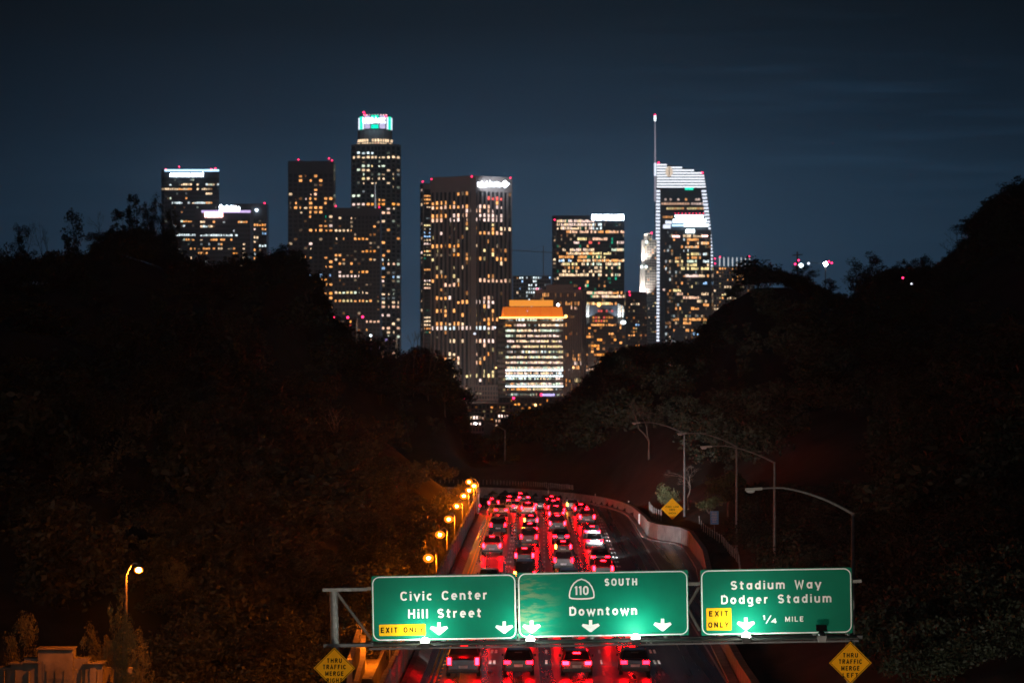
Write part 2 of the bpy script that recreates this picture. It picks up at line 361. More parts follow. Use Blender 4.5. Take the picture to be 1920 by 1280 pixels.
# ------------------------------------------------------------------ road geometry
TILT = 54/F                      # heading of the straight, radians to the right of the view axis
YC = 385.0; CX = -9.0            # where the road starts to bend left, centre of the bend
def bend(x0, q):
    """point on the lane offset x0; q = 0..1 through the bend, beyond 1 the straight that leaves to the left"""
    a = x0+TILT*YC-CX; b = 12+(x0+6.3)*63/17.8; b = max(b, 3)
    if q <= 1: return (CX+a*math.cos(q*math.pi/2), YC+b*math.sin(q*math.pi/2))
    return (CX-(q-1)*12, YC+b)
def lane_path(x0, y0=-40, q1=1.5):
    ys = list(np.arange(y0, YC, 4.0)); pts = [(x0+TILT*y, y) for y in ys]
    pts += [bend(x0, q) for q in np.linspace(0, 1, 22)]
    if q1 > 1: pts += [bend(x0, q) for q in np.linspace(1.1, q1, 5)]
    return pts
def resample(pts, step, start=0.0):
    out = []; pos = start; acc = 0.0
    for a, b in zip(pts[:-1], pts[1:]):
        a = Vector(a); b = Vector(b); l = (b-a).length
        while pos <= acc+l:
            f = (pos-acc)/l; out.append((a.lerp(b, f), (b-a).normalized())); pos += step
        acc += l
    return out
RIGHT = [(11.1, -40), (12.0, 60), (13.1, 181), (13.65, 208), (15.5, 246), (17.4, 287), (18.0, 320), (17.5, 327), (15.4, 334), (14.7, 341), (14.9, 360)]
def right_wall_x(y):
    for (xa, ya), (xb, yb) in zip(RIGHT[:-1], RIGHT[1:]):
        if ya <= y <= yb: return xa+(xb-xa)*(y-ya)/(yb-ya)
    return RIGHT[-1][0]
right_path = []
for (xa, ya), (xb, yb) in zip(RIGHT[:-1], RIGHT[1:]):
    n = max(1, int((Vector((xb, yb))-Vector((xa, ya))).length/6))
    right_path += [(xa+(xb-xa)*i/n, ya+(yb-ya)*i/n) for i in range(n)]
right_path += [bend(11.5, q) for q in np.linspace(0, 1, 26)]+[bend(11.5, q) for q in (1.2, 1.5, 2.0)]

# ------------------------------------------------------------------ skyline of the dark hills in the photo (px -> py)
SKY = [(-40, 500), (0, 497), (60, 490), (120, 490), (170, 470), (210, 440), (300, 455), (335, 495), (400, 512), (470, 500), (500, 484), (550, 486), (578, 515), (600, 565), (640, 635),
       (700, 668), (745, 690), (790, 668), (830, 690), (855, 738), (880, 808), (930, 812), (955, 775), (1000, 758), (1060, 745), (1110, 705), (1150, 660), (1200, 642), (1250, 640), (1310, 622),
       (1360, 590), (1378, 520), (1420, 490), (1470, 500), (1500, 515), (1560, 545), (1590, 548), (1640, 530), (1700, 522), (1760, 520), (1800, 478), (1840, 425), (1880, 385), (1930, 350), (1980, 330)]
def skyline(px):
    for (a, ya), (b, yb) in zip(SKY[:-1], SKY[1:]):
        if a <= px <= b: return ya+(yb-ya)*(px-a)/(b-a)
    return SKY[0][1] if px < 0 else SKY[-1][1]
RIDGE = 600.0
def ridge_z(x):
    px = 960+x*F/RIDGE
    return CAMZ+(695-skyline(px))*RIDGE/F-5.0-1.6*math.sin(x*.31)*math.sin(x*.113+1.3)
def sstep(a, b, v): v = min(1, max(0, (v-a)/(b-a))); return v*v*(3-2*v)
def terrain(x, y):
    x0 = x-TILT*y
    rz = ridge_z(x*RIDGE/max(y, 480)) if y < RIDGE else ridge_z(x)
    up = sstep(300, 585, y); down = 1-sstep(640, 1050, y)
    if y < YC+5:
        rw = right_wall_x(y) if y < 360 else 15.2
        if x > rw+.75:
            u = x-rw; near = .9+(.0 if y < 215 else .5)*sstep(200, 260, y)+.30*max(0, u-2)
        elif x0 < -8.2:
            u = -10.9-x0; low_ = -3.2+5.9*sstep(372, 384, y)
            near = low_ if u < 0 else low_+min(u*.75, 9+u*.12)*(.05+.95*sstep(178, 262, y))
        else: near = -.35
        if -8.2 <= x0 and x <= rw+.75: return near
        edge = sstep(0, 25, (x-rw) if x > rw else max(0, u))
        z = near+(max(rz, near)-near)*up*edge
    else:
        # beyond the outside of the bend
        a = 11.5+TILT*YC-CX; b = 75.0
        inside = ((x-CX)/(a+.2))**2+((y-YC)/(b+.2))**2 < 1 and x > CX-16
        if x < CX and y < YC+b+.5 and x > CX-26: inside = True
        if inside: return -.35
        r = math.sqrt(((x-CX)/a)**2+((y-YC)/b)**2)
        if x < CX: r = (y-YC)/b if y > YC+b else 1+(-x+CX-26)/40.
        near = .75+min(3.0, 14*max(0, r-1))
        z = near+(max(rz, 1.5)-near)*up*sstep(1.0, 1.5, r)
    return z*down-9.5*(1-down)
def build_terrain():
    xs = np.concatenate([np.arange(-170, -44, 6), np.arange(-44, 8, 1.6), np.arange(8, 26, .6), np.arange(26, 44, 1.6), np.arange(44, 176, 6)]); ys = np.concatenate([np.arange(-60, 150, 10), np.arange(150, 480, 2), np.arange(480, 1120, 9)])
    v = []; f = []
    for y in ys:
        for x in xs:
            z = terrain(x, y); e = 0 if z < -.2 else (math.sin(x*1.7+y*.31)*math.sin(y*.9-x*.23))*.12
            v.append((x, y, z+e))
    nx = len(xs)
    for j in range(len(ys)-1):
        for i in range(nx-1): a = j*nx+i; f.append((a, a+1, a+nx+1, a+nx))
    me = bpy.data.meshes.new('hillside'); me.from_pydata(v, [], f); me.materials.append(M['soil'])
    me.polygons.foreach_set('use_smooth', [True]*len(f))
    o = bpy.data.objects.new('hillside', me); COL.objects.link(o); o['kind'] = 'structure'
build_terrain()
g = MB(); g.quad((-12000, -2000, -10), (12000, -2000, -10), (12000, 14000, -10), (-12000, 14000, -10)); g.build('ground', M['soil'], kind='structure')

# roadway
rd = MB(); x0s = [-8.4, -6.15, -3, .34, 3.75, 7.17, 10.9]; rows = []
for y in list(np.arange(-40, 360, 5.0)): rows.append([(x+TILT*y, y) for x in x0s]+[(right_wall_x(y)+.25, y)])
for y in np.arange(360, YC, 5.0): rows.append([(x+TILT*y, y) for x in x0s]+[(11.8+TILT*y, y)])
for q in list(np.linspace(0, 1, 24))+[1.3, 1.8]: rows.append([bend(x, q) for x in x0s]+[bend(11.8, q)])
for r in rows: rd.v += [(p[0], p[1], 0) for p in r]
w = len(x0s)+1
for j in range(len(rows)-1):
    for i in range(w-1): rd.f.append((j*w+i, j*w+i+1, (j+1)*w+i+1, (j+1)*w+i)); rd.c.append(None)
rd.build('road', M['asphalt'], kind='structure')

# painted lines and raised reflective markers
def strip(name, x0, wdt, z, m, dash=None, q1=1.5, y0=-40):
    mb = MB(); pts = resample(lane_path(x0, y0, q1), .9)
    for i, ((a, d), (b, d2)) in enumerate(zip(pts[:-1], pts[1:])):
        if dash and (i*.9) % dash[0] > dash[1]: continue
        n = Vector((d.y, -d.x))*wdt/2; n2 = Vector((d2.y, -d2.x))*wdt/2
        mb.quad((*(a-n), z), (*(a+n), z), (*(b+n2), z), (*(b-n2), z))
    return mb.build(name, m, kind='structure')
strip('edge_line', -6.18, .14, .004, M['ypaint']); strip('edge_line', -6.48, .12, .004, M['ypaint'])
strip('edge_line', 10.75, .13, .004, M['paint'], q1=1.2)
strip('lane_seam', 8.95, .06, .003, mat('seam_tar', (.10, .10, .10), .5), dash=(9, 5))
def markers(name, x0, groups, wdt, m, pitch=7.3):
    mb = MB()
    for (p, d) in resample(lane_path(x0), pitch):
        r = Vector((d.y, -d.x))
        for (along, off) in groups:
            c = p+d*along+r*off
            q = [c-r*wdt/2, c+r*wdt/2, c+r*wdt/2+d*.42, c-r*wdt/2+d*.42]
            i = [Vector((*v, .001)) for v in q]; j = [Vector((*(c2:=v.lerp(c+d*.2, .3)), .028)) for v in q]
            mb.hexa([*i, *j])
    return mb.build(name, m, kind='structure')
wide = [(k*.62, s) for k in range(4) for s in (-.13, .13)]; thin = [(0, 0), (.9, 0), (1.8, 0)]
markers('lane_marker', -3.0, wide, .16, M['paint']); markers('lane_marker', 7.17, wide, .15, M['paint'])
markers('lane_marker', .34, thin, .15, M['paint']); markers('lane_marker', 3.75, thin, .15, M['paint'])
markers('lane_marker', -5.92, [(0, 0)], .16, M['ypaint'], 2.4)

# outer retaining wall, its kerb, and the concrete barrier foot on the left
def wall_h(i):
    y = right_path[i][1]; x = right_path[i][0]
    return 1.05+.6*sstep(235, 300, y)*(1-sstep(345, 390, y))-.1*sstep(400, 440, y)
wl = MB(); sweep(wl, right_path, lambda i: [(.0, -.3), (.06, wall_h(i)), (.36, wall_h(i)), (.42, -.3)])
ow = tag(wl.build('retaining_wall', M['concrete']), 'long low concrete retaining wall curving round the outside of the bend', 'wall')
cp = MB(); sweep(cp, right_path, lambda i: [(-.02, wall_h(i)), (-.02, wall_h(i)+.09), (.42, wall_h(i)+.09), (.42, wall_h(i))]); cp.build('coping', M['concrete'], ow)
kb = MB(); sweep(kb, right_path, [(-.62, -.1), (-.60, .13), (-.1, .14), (-.1, -.1)]); kb.build('kerb', M['concrete'], kind='structure')
lp = [(-7.05+TILT*y, y) for y in np.arange(-20, 392, 6.0)]+[bend(-7.05, q) for q in (.2, .45, .7, 1)]
fb = MB(); sweep(fb, lp, [(-.95, -.2), (-.85, .42), (-.55, .40), (.05, .02), (.05, -.2)]); tag(fb.build('barrier_foot', M['concrete']), 'sloped pale concrete barrier foot beside the yellow edge line', 'barrier')

# left parapet: steel panels between posts with a hand rail
pw = thing('parapet_wall', 'tall dark ribbed steel parapet along the left of the freeway', 'wall', (-8.1, 150, 0))
def loc(o, par): o.matrix_parent_inverse = Matrix.Translation(par.location).inverted(); return o
ys = np.arange(120, 404, 8.0)
for y in ys:
    x = -8.12+TILT*y; h = 2.02 if y < 395 else 1.8; pn = MB(); pn.box(x-.05, x+.05, y+.06, y+7.94, -.2, h)
    for k in range(10): pn.box(x+.05, x+.12, y+.5+k*.76, y+.74+k*.76, -.1, h-.1)
    loc(pn.build('panel', M['darksteel'], pw), pw)
    po = MB(); po.box(x-.1, x+.14, y-.06, y+.06, -.2, h+.06); loc(po.build('post', M['darksteel'], pw), pw)
    rl = MB(); rl.box(x-.13, x+.10, y+.3, y+7.7, h+.001, h+.09); loc(rl.build('rail', M['concrete'], pw), pw)

# night haze over the whole basin
hz = MB(); hz.box(-12500, 12500, -2500, 14500, -11, 420)
hm = bpy.data.materials.new('haze'); hm.use_nodes = True; hn = hm.node_tree.nodes; hn.clear()
ho = hn.new('ShaderNodeOutputMaterial'); hv = hn.new('ShaderNodeVolumePrincipled'); hv.inputs['Color'].default_value = (.62, .82, 1.0, 1)
hv.inputs['Density'].default_value = .00010; hv.inputs['Anisotropy'].default_value = .8; hm.node_tree.links.new(hv.outputs[0], ho.inputs['Volume'])
hz.build('haze', hm, kind='stuff')

# ------------------------------------------------------------------ sign gantry at 140 m
GD = 140.0; GS = F/GD
SL = 15/903.
def g2(px, py): return ((px-960)/GS, -(py-1135)/GS)      # photo pixel, slope already taken out -> metres on the gantry plane
GO = P(960, 1135, GD)
GR = (0, -math.atan(SL), 0)
def gthing(name, label, cat, group=None):
    o = thing(name, label, cat, GO, 0, group); o.rotation_euler = GR; return o
def gbox(mb, px0, px1, py0, py1, y0, y1):
    a = g2(px0, py1); b = g2(px1, py0); mb.box(a[0], b[0], y0, y1, a[1], b[1])
ga = gthing('sign_gantry', 'galvanised steel sign gantry spanning all lanes of the freeway', 'gantry')
for (a, b) in ((604, 688), (1289, 1313), (1600, 1618)):
    mb = MB(); gbox(mb, a, b, 1098, 1104, .42, .62); mb.build('chord', M['steel'], ga)
mb = MB(); gbox(mb, 604, 1618, 1098.2, 1103.8, .9, 1.1); mb.build('chord', M['steel'], ga)
mb = MB(); gbox(mb, 604, 1618, 1203, 1209, .42, .62); gbox(mb, 604, 1618, 1203, 1209, .9, 1.1); mb.build('chord', M['darksteel'], ga)
mb = MB(); gbox(mb, 700, 1604, 1202, 1204.6, -.95, .40); mb.build('walkway', M['grating'], ga)
mb = MB(); gbox(mb, 692, 1604, 1206, 1209.5, -1.02, -.95); mb.build('walkway_edge', M['darksteel'], ga)
for (xa, ya, xb, yb) in ((628, 1104, 694, 1196), (1292, 1142, 1313, 1108), (1290, 1146, 1313, 1190), (760, 1103, 694, 1203), (830, 1203, 760, 1103), (830, 1203, 900, 1103), (970, 1203, 900, 1103), (970, 1203, 1040, 1103), (1110, 1203, 1040, 1103), (1110, 1203, 1180, 1103), (1250, 1203, 1180, 1103), (1390, 1203, 1320, 1103), (1390, 1203, 1460, 1103), (1530, 1203, 1460, 1103), (1530, 1203, 1598, 1103)):
    a = g2(xa, ya); b = g2(xb, yb); mb = MB(); mb.tube([(a[0], .74, a[1]), (b[0], .74, b[1])], .07, 8); mb.build('brace', M['steel'], ga)
for px in (624, 1594):
    a = g2(px, 1102); mb = MB(); mb.tube([(a[0], .78, a[1]), (a[0]+.1, .78, -8.9)], .19, 14); mb.build('post', M['steel'], ga)
for px in range(715, 1600, 62):
    mb = MB(); gbox(mb, px, px+2.5, 1204.7, 1205.9, -.96, .42); mb.build('bracket', M['darksteel'], ga)

def rounded(px0, px1, py0, py1, r, n=6):
    pts = []
    for cx, cy, a0 in ((px1-r, py0+r, 270), (px1-r, py1-r, 0), (px0+r, py1-r, 90), (px0+r, py0+r, 180)):
        pts += [(cx+r*math.cos(math.radians(a0+90*i/n)), cy+r*math.sin(math.radians(a0+90*i/n))) for i in range(n+1)]
    return pts
def board(par, px0, px1, py0, py1, m, bw=2.2):
    b = MB(); pts = [g2(*p) for p in rounded(px0, px1, py0, py1, 3)]; n = len(pts)
    for yy in (0, .06): b.v += [(p[0], yy, p[1]) for p in pts]
    b.f.append(tuple(range(n))); b.f.append(tuple(range(2*n-1, n-1, -1))); b.c += [None, None]
    for i in range(n): b.f.append(((i+1) % n, i, n+i, n+(i+1) % n)); b.c.append(None)
    b.build('panel', m, par)
    o = [g2(*p) for p in rounded(px0+1.3, px1-1.3, py0+1.3, py1-1.3, 14)]; i_ = [g2(*p) for p in rounded(px0+1.3+bw, px1-1.3-bw, py0+1.3+bw, py1-1.3-bw, 14-bw)]
    r = MB(); k = len(o)
    for j in range(k): r.quad((o[j][0], -.004, o[j][1]), (o[(j+1) % k][0], -.004, o[(j+1) % k][1]), (i_[(j+1) % k][0], -.004, i_[(j+1) % k][1]), (i_[j][0], -.004, i_[j][1]))
    r.build('border', M['white'], par)
fn = lambda p, d: (p[0], -.004-d, p[1])
def gtext(par, s, px0, px1, pybase, cappx, m, sw=.1, gap=.22, name='lettering', lift=0.0):
    pybase = pybase+((px0+px1)/2-960)*SL      # measured on the sloped picture
    a = g2(px0, pybase); b = g2(px1, pybase)
    return text_mb(s, a[0], b[0], a[1], cappx/GS, lambda p, d: (p[0], -.004-lift-d, p[1]), sw, gap).build(name, m, par)
def arrow(par, px, py0, py1):
    sh = (px-960)*SL; py0 += sh; py1 += sh; mb = MB(); mid = py0+(py1-py0)*.30
    pts = [(px-3.2, py0), (px+3.2, py0), (px+3.2, mid+2.2), (px+14.5, mid), (px+17, mid+4.0), (px+1.5, py1), (px-1.5, py1), (px-17, mid+4.0), (px-14.5, mid), (px-3.2, mid+2.2)]
    q = [g2(*p) for p in pts]; tri = [(0, 1, 2, 9), (9, 2, 5, 6), (2, 3, 4, 5), (9, 6, 7, 8)]
    for t_ in tri: mb.poly([(q[k][0], -.004, q[k][1]) for k in t_][::-1])
    mb.build('arrow', M['white'], par)
s1 = gthing('highway_sign', 'green overhead sign reading Civic Center Hill Street, left end of the gantry', 'road sign', 'green signs on the gantry')
board(s1, 697, 968.5, 1075, 1197.5, greensheet('green_sheeting_left', .66, 3.1))
gtext(s1, 'Civic Center', 751, 914, 1124, 16.8, M['white']); gtext(s1, 'Hill Street', 765, 902, 1157.3, 16.8, M['white'])
arrow(s1, 822.5, 1166, 1189.6); arrow(s1, 944.8, 1164, 1187)
def exit_panel(par, px0, px1, py0, py1, lines):
    sh = ((px0+px1)/2-960)*SL; b = MB(); q = [g2(*p) for p in rounded(px0, px1, py0+sh, py1+sh, 2, 3)]
    b.poly([(p[0], -.006, p[1]) for p in q][::-1])
    e = b.build('exit_panel', M['exityellow'], par)
    for (s, a, c, bl, cap) in lines: gtext(e, s, a, c, bl, cap, M['black'], .105, .34, lift=.006)
exit_panel(s1, 710, 797.5, 1169.5, 1191, [('EXIT ONLY', 713.5, 793, 1185, 9.8)])
s2 = gthing('highway_sign', 'widest green overhead sign reading 110 South Downtown, middle of the gantry', 'road sign', 'green signs on the gantry')
board(s2, 971, 1291, 1073.3, 1195.7, greensheet('green_sheeting_middle', .47, 9.3))
gtext(s2, 'SOUTH', 1134.7, 1195, 1096.8, 13, M['white'], .12, .3); gtext(s2, 'Downtown', 1067.4, 1194, 1152.3, 16, M['white'], .11)
for a in ((996.3, 1162.8, 1186), (1106.7, 1161.5, 1184), (1241.7, 1159, 1182.5)): arrow(s2, *a)
sh = (1091-960)*SL
spade = [(1091+23.2*c, 1085+37*v+sh) for c, v in [(0, 0), (.32, .07), (.6, .2), (.82, .4), (.95, .62), (1, .82), (.97, .93), (.8, .97), (.4, .995), (0, 1), (-.4, .995), (-.8, .97), (-.97, .93), (-1, .82), (-.95, .62), (-.82, .4), (-.6, .2), (-.32, .07), (0, 0)]]
mb = MB(); ribbon(mb, [g2(*p) for p in spade], 1.35/GS, fn, 0); shd = mb.build('route_shield', M['white'], s2)
gtext(shd, '110', 1078, 1104, 1114.5, 16.5, M['white'], .1, .12)
s3 = gthing('highway_sign', 'green overhead sign reading Stadium Way Dodger Stadium, right end of the gantry', 'road sign', 'green signs on the gantry')
board(s3, 1314, 1598, 1073.5, 1196.8, greensheet('green_sheeting_right', .74, 17.7))
gtext(s3, 'Stadium Way', 1370.6, 1540, 1103.3, 16, M['white'], .1); gtext(s3, 'Dodger Stadium', 1352, 1559, 1130, 16, M['white'], .1)
gtext(s3, '1', 1429.6, 1435, 1161, 8, M['white'], .13); gtext(s3, '/', 1435, 1446, 1167, 13, M['white'], .08); gtext(s3, '4', 1445.5, 1456, 1167.5, 9, M['white'], .13)
gtext(s3, 'MILE', 1471.7, 1506, 1164.5, 9.5, M['white'], .1, .26); arrow(s3, 1398, 1157, 1180.6)
exit_panel(s3, 1324, 1371, 1139, 1181, [('EXIT', 1329, 1365, 1154.5, 9.8), ('ONLY', 1327.5, 1365.5, 1175.5, 9.8)])
# floodlights on the walkway edge
for i, (px, on, desc) in enumerate(((797, 1, 'below the Exit Only panel of the left sign'), (993, 1, 'at the left arrow of the middle sign'), (1189, 1, 'right of centre under the middle sign'), (1395, 1, 'below the arrow of the right sign'), (1535, 0, 'at the right end of the right sign'))):
    fl = gthing('sign_floodlight', ('lit' if on else 'unlit')+' sign floodlight '+desc, 'floodlight', 'floodlights along the gantry walkway')
    a = g2(px, 1199); mb = MB(); mb.hexa([(a[0]-.16, -1.25, a[1]-.22), (a[0]+.16, -1.25, a[1]-.22), (a[0]+.16, -.95, a[1]-.22), (a[0]-.16, -.95, a[1]-.22), (a[0]-.21, -1.32, a[1]+.06), (a[0]+.21, -1.32, a[1]+.06), (a[0]+.21, -.86, a[1]+.06), (a[0]-.21, -.86, a[1]+.06)])
    mb.build('housing', M['darksteel'] if on else M['backplate'], fl)
    mb = MB(); mb.ball((a[0], -1.06, a[1]+.10), .18, .2, .17, 10, 6); mb.build('lens', M['floodlens'] if on else M['carglass'], fl, smooth=True)
    if not on:
        mb = MB(); mb.box(a[0]-.22, a[0]+.22, -1.33, -.86, a[1]+.28, a[1]+.52); mb.build('lid', M['black'], fl)

# diamond warning signs
def diamond(name, label, px, py, half, d, lines, m, group=None, post=True, rim=True, sc=None, fcol='black', postpx=0):
    sc = F/d; o = thing(name, label, 'road sign', P(px, py, d), 0, group); h = half/sc
    def dm(r, y): return [(0, y, -r), (r, y, 0), (0, y, r), (-r, y, 0)]
    b = MB(); b.v += dm(h, 0)+dm(h, .03); b.f += [(0, 1, 2, 3), (7, 6, 5, 4), (0, 4, 5, 1), (1, 5, 6, 2), (2, 6, 7, 3), (3, 7, 4, 0)]; b.c += [None]*6; b.build('panel', m, o)
    if rim:
        r = MB(); A = dm(h*.955, -.004); B = dm(h*.915, -.004)
        for k in range(4): r.quad(A[k], A[(k+1) % 4], B[(k+1) % 4], B[k])
        r.build('border', M['black'], o)
    for (s, x0, x1, base, cap, sw) in lines:
        text_mb(s, x0/sc, x1/sc, -base/sc, cap/sc, lambda p, dd: (p[0], -.005-dd, p[1]), sw, .3).build('lettering', M[fcol], o)
    if post:
        zb = -(CAMZ-(py-695)*d/F)+terrain((px-960)*d/F, d)-.3; mb = MB(); mb.box(-.05+postpx, .05+postpx, .032, .12, zb, h*.7); mb.build('post', M['steel'], o)
    return o
ln = lambda last: [('THRU', -14, 14, -10.5, 8, .11), ('TRAFFIC', -21.5, 21.5, 1.5, 8.2, .11), ('MERGE', -17, 17, 14, 8.2, .11), (last, -14.5, 14.5, 27, 8.2, .11)]
diamond('warning_sign', 'yellow diamond sign reading Thru Traffic Merge Right', 627, 1252, 39, 138.6, ln('RIGHT'), M['yellow'], 'yellow diamond signs')
diamond('warning_sign', 'yellow diamond sign reading Thru Traffic Merge Left', 1594.5, 1242, 40, 138.6, ln('LEFT'), M['yellow'], 'yellow diamond signs')
diamond('warning_sign', 'bright yellow diamond sign on a thin post behind the far wall', 1260.5, 953.5, 20.5, 345, [('RIGHT LANE', -12.5, 12.5, -2.5, 3, .1), ('ENDS', -5, 5, 3, 3, .1), ('AHEAD', -6.5, 6.5, 9.5, 3, .1)], M['yellow'], 'yellow diamond signs', rim=False)
d = 318; o = thing('blue_sign', 'small pale blue information sign by the fence right of the bay', 'road sign', P(1339.5, 970, d)); sc = F/d
mb = MB(); mb.box(-8/sc, 8/sc, 0, .03, -12.6/sc, 12.6/sc); mb.build('panel', M['blue'], o)
mb = MB(); r_ = random.Random(3)
for k in range(7):
    zz = (9.5-k*2.9)/sc; ww = (4+r_.random()*2.6)/sc
    mb.quad((-ww, -.004, zz-.45/sc), (ww*.9, -.004, zz-.45/sc), (ww*.9, -.004, zz+.45/sc), (-ww, -.004, zz+.45/sc))
mb.build('lettering', M['white'], o)
mb = MB(); mb.box(-.04, .04, .032, .1, -12.6/sc-2.6, .3); mb.build('post', M['steel'], o)

# ------------------------------------------------------------------ street lamps with long arms (right side, unlit) and the lit one beyond the bend
def long_lamp(px, py, d, armpx, label, lit=False, zb=None):
    base = P(px, py, d); o = thing('street_lamp', label, 'street lamp', (base.x, d, 0), 0, 'long armed freeway lamps'); top = base.z
    gz = terrain(base.x, d)-.3 if zb is None else zb
    mb = MB(); mb.tube([(0, 0, gz), (0, 0, gz+.5), (0, 0, top)], [.16, .13, .085], 10); mb.build('pole', M['steel'], o)
    Lm = armpx*d/F; mb = MB(); pts = []
    for i in range(13):
        u = i/12; pts.append((-u*Lm*.86, 0, top-.05+1.32*(1-(1-u)**2.0)*1.0-.12*max(0, u-.75)*4))
    mb.tube(pts, [.07-.03*i/12 for i in range(13)], 8); mb.build('arm', M['steel'], o)
    e = pts[-1]; mb = MB(); mb.hexa([(e[0]-Lm*.14, -.14, e[2]-.10), (e[0]+.1, -.1, e[2]-.06), (e[0]+.1, .1, e[2]-.06), (e[0]-Lm*.14, .14, e[2]-.10), (e[0]-Lm*.14, -.10, e[2]+.03), (e[0]+.1, -.06, e[2]+.07), (e[0]+.1, .06, e[2]+.07), (e[0]-Lm*.14, .10, e[2]+.03)])
    mb.build('lamp_head', M['pale'], o)
    mb = MB(); mb.ball((e[0]-Lm*.09, 0, e[2]-.12), .22, .13, .1 if not lit else .16, 8, 5); mb.build('lens', M['coollamp'] if lit else M['plate'], o)
    return o
long_lamp(1283, 812, 344, 98, 'tall unlit lamp pole behind the yellow diamond sign, pale pole fully visible')
long_lamp(1381, 836, 283, 111, 'unlit lamp pole whose foot is hidden by a bush right of the diamond sign')
long_lamp(1452, 866, 232, 139, 'dim unlit lamp pole between the bush and the nearest lamp')
long_lamp(1599, 961, 150, 202, 'nearest unlit lamp pole, standing just behind the right green sign')
long_lamp(947, 806, 480, 58, 'lamp pole with a lit white head beyond the far wall of the bend', True)

# ------------------------------------------------------------------ sodium lamps along the lower path on the left
PATHD = [272, 300, 326, 352, 368, 381, 391, 399]
LAMPS = [(819, 1038, 803.5, 1046), (839, 995, 825, 1002), (853, 968, 841.5, 973), (867.5, 943, 856.5, 948.5), (879.5, 926, 869.7, 929.5), (889, 916, 879.5, 919), (893.5, 908, 888.5, 910.5), (897.5, 906, 879.5, 903)]
ords = ['nearest', 'second nearest', 'third', 'fourth', 'fifth', 'sixth', 'seventh', 'eighth and farthest']
def sodium(px, py, lx, ly, d, label, group, zb, gm='sodium'):
    top = P(px, py, d); lp_ = P(lx, ly, d); o = thing('sodium_lamp', label, 'street lamp', (top.x, d, zb), 0, group)
    h = top.z-zb; mb = MB(); mb.tube([(0, 0, 0), (0, 0, .6), (0, 0, h)], [.13, .1, .075], 8); mb.build('pole', M['steel' if gm == 'sodium' else 'darksteel'], o)
    e = Vector((lp_.x-top.x, 0, lp_.z-zb)); mb = MB(); pts = [(e.x*u, 0, h+(e.z+.28-h)*u+.35*math.sin(math.pi*u)) for u in (0, .2, .4, .6, .8, 1)]
    mb.tube(pts, .04, 6); mb.build('arm', M['steel'], o)
    mb = MB(); mb.tube([(e.x, 0, e.z+.34), (e.x, 0, e.z+.22), (e.x, 0, e.z+.14)], [.06, .2, .26], 10); mb.build('lamp_shade', M['darksteel'], o)
    mb = MB(); mb.ball(e, .15, .15, .13, 10, 6); bulb = mb.build('bulb', M[gm], o, smooth=True)
    mb = MB(); mb.ball(e, *((.47, .47, .38) if gm == 'sodium' else (.25, .25, .2)), 14, 8); mb.build('lamp_halo', M['halo'], o, smooth=True)  # outer shell adds the orange halo round the bulb
for (a, b, c, e), d, w_ in zip(LAMPS, PATHD, ords):
    sodium(a, b, c, e, d, w_+' orange lamp in the row behind the left parapet', 'orange lamps behind the parapet', -3.2)
sodium(796, 1092, 780, 1099, 243, 'orange lamp hidden behind the left green sign', 'orange lamps behind the parapet', -3.2)
sodium(236, 1080, 260, 1068, 170, 'single orange lamp over the arched wall at the lower left', None, -2.5, 'sodium2')
sodium(748, 1128, 736, 1135, 206, 'added orange lamp hidden behind the Exit Only panel of the left sign', 'orange lamps behind the parapet', -3.2)  # added out of sight to light the ramp walls
sodium(732, 1142, 718, 1150, 188, 'added orange lamp just behind the left edge of the left sign', 'orange lamps behind the parapet', -3.2)  # second hidden lamp added for the ramp walls

# ------------------------------------------------------------------ fences, delineators
def fence(name, label, pts, hfun, step, m, h=1.0, rails=True):
    o = thing(name, label, 'fence', (pts[0][0], pts[0][1], 0)); base = Vector((pts[0][0], pts[0][1], 0))
    rs = resample(pts, step)
    for (p, d_) in rs:
        z = hfun(p.x, p.y); mb = MB(); mb.box(-.035, .035, -.035, .035, 0, h*random.uniform(.96, 1.03)); po = mb.build('picket', m, o); po.location = (p.x-base.x, p.y-base.y, z)
    if rails:
        for zz in (.85,):
            mb = MB()
            for (a, _), (b, _) in zip(rs[:-1], rs[1:]):
                A = Vector((a.x, a.y, hfun(a.x, a.y)+h*zz))-base; B = Vector((b.x, b.y, hfun(b.x, b.y)+h*zz))-base; mb.tube([A, B], .018, 4, False)
            mb.build('rail', M['darksteel'], o)
far = [bend(12.4, q) for q in np.linspace(1.35, .5, 40)]
fence('picket_fence', 'row of thin pale posts along the top of the far wall', far, lambda x, y: .75, .66, M['steel'], 1.3, False)
fence('picket_fence', 'short fence beside the bay, left of the yellow diamond sign', [(16.2, 372), (16.0, 358), (16.6, 347)], lambda x, y: 1.2, 2.6, M['concrete'], 1.4)
fence('picket_fence', 'fence climbing away from the camera below the blue sign', [(19.7, 331), (20.0, 300), (19.3, 268), (17.9, 246)], lambda x, y: terrain(x, y)-.1, 3.1, M['concrete'], 1.0)
for (px, py0, py1, d, ds) in ((1030, 918, 932, 446, 'first white marker post from the left on the far wall'), (1118, 925, 941, 428, 'white marker post right of the middle of the far wall'), (1180.5, 938, 955, 404, 'white marker post where the wall turns toward the camera'), (1200.5, 962, 983, 369, 'white marker post beside the fence left of the bay'), (1301, 1006, 1031, 314, 'white marker post at the corner of the bay')):
    a = P(px, py0, d); b = P(px, py1, d); o = thing('marker_post', ds, 'marker post', (b.x-.15, d-.6, b.z), 0, 'white marker posts on the curving wall')
    mb = MB(); mb.box(-.07, .07, -.03, .03, 0, (a-b).length); mb.build('post', M['white'], o)
    mb = MB(); mb.box(-.08, .08, -.036, -.031, (a-b).length*.72, (a-b).length*.95); mb.build('reflector', M['plate'], o)

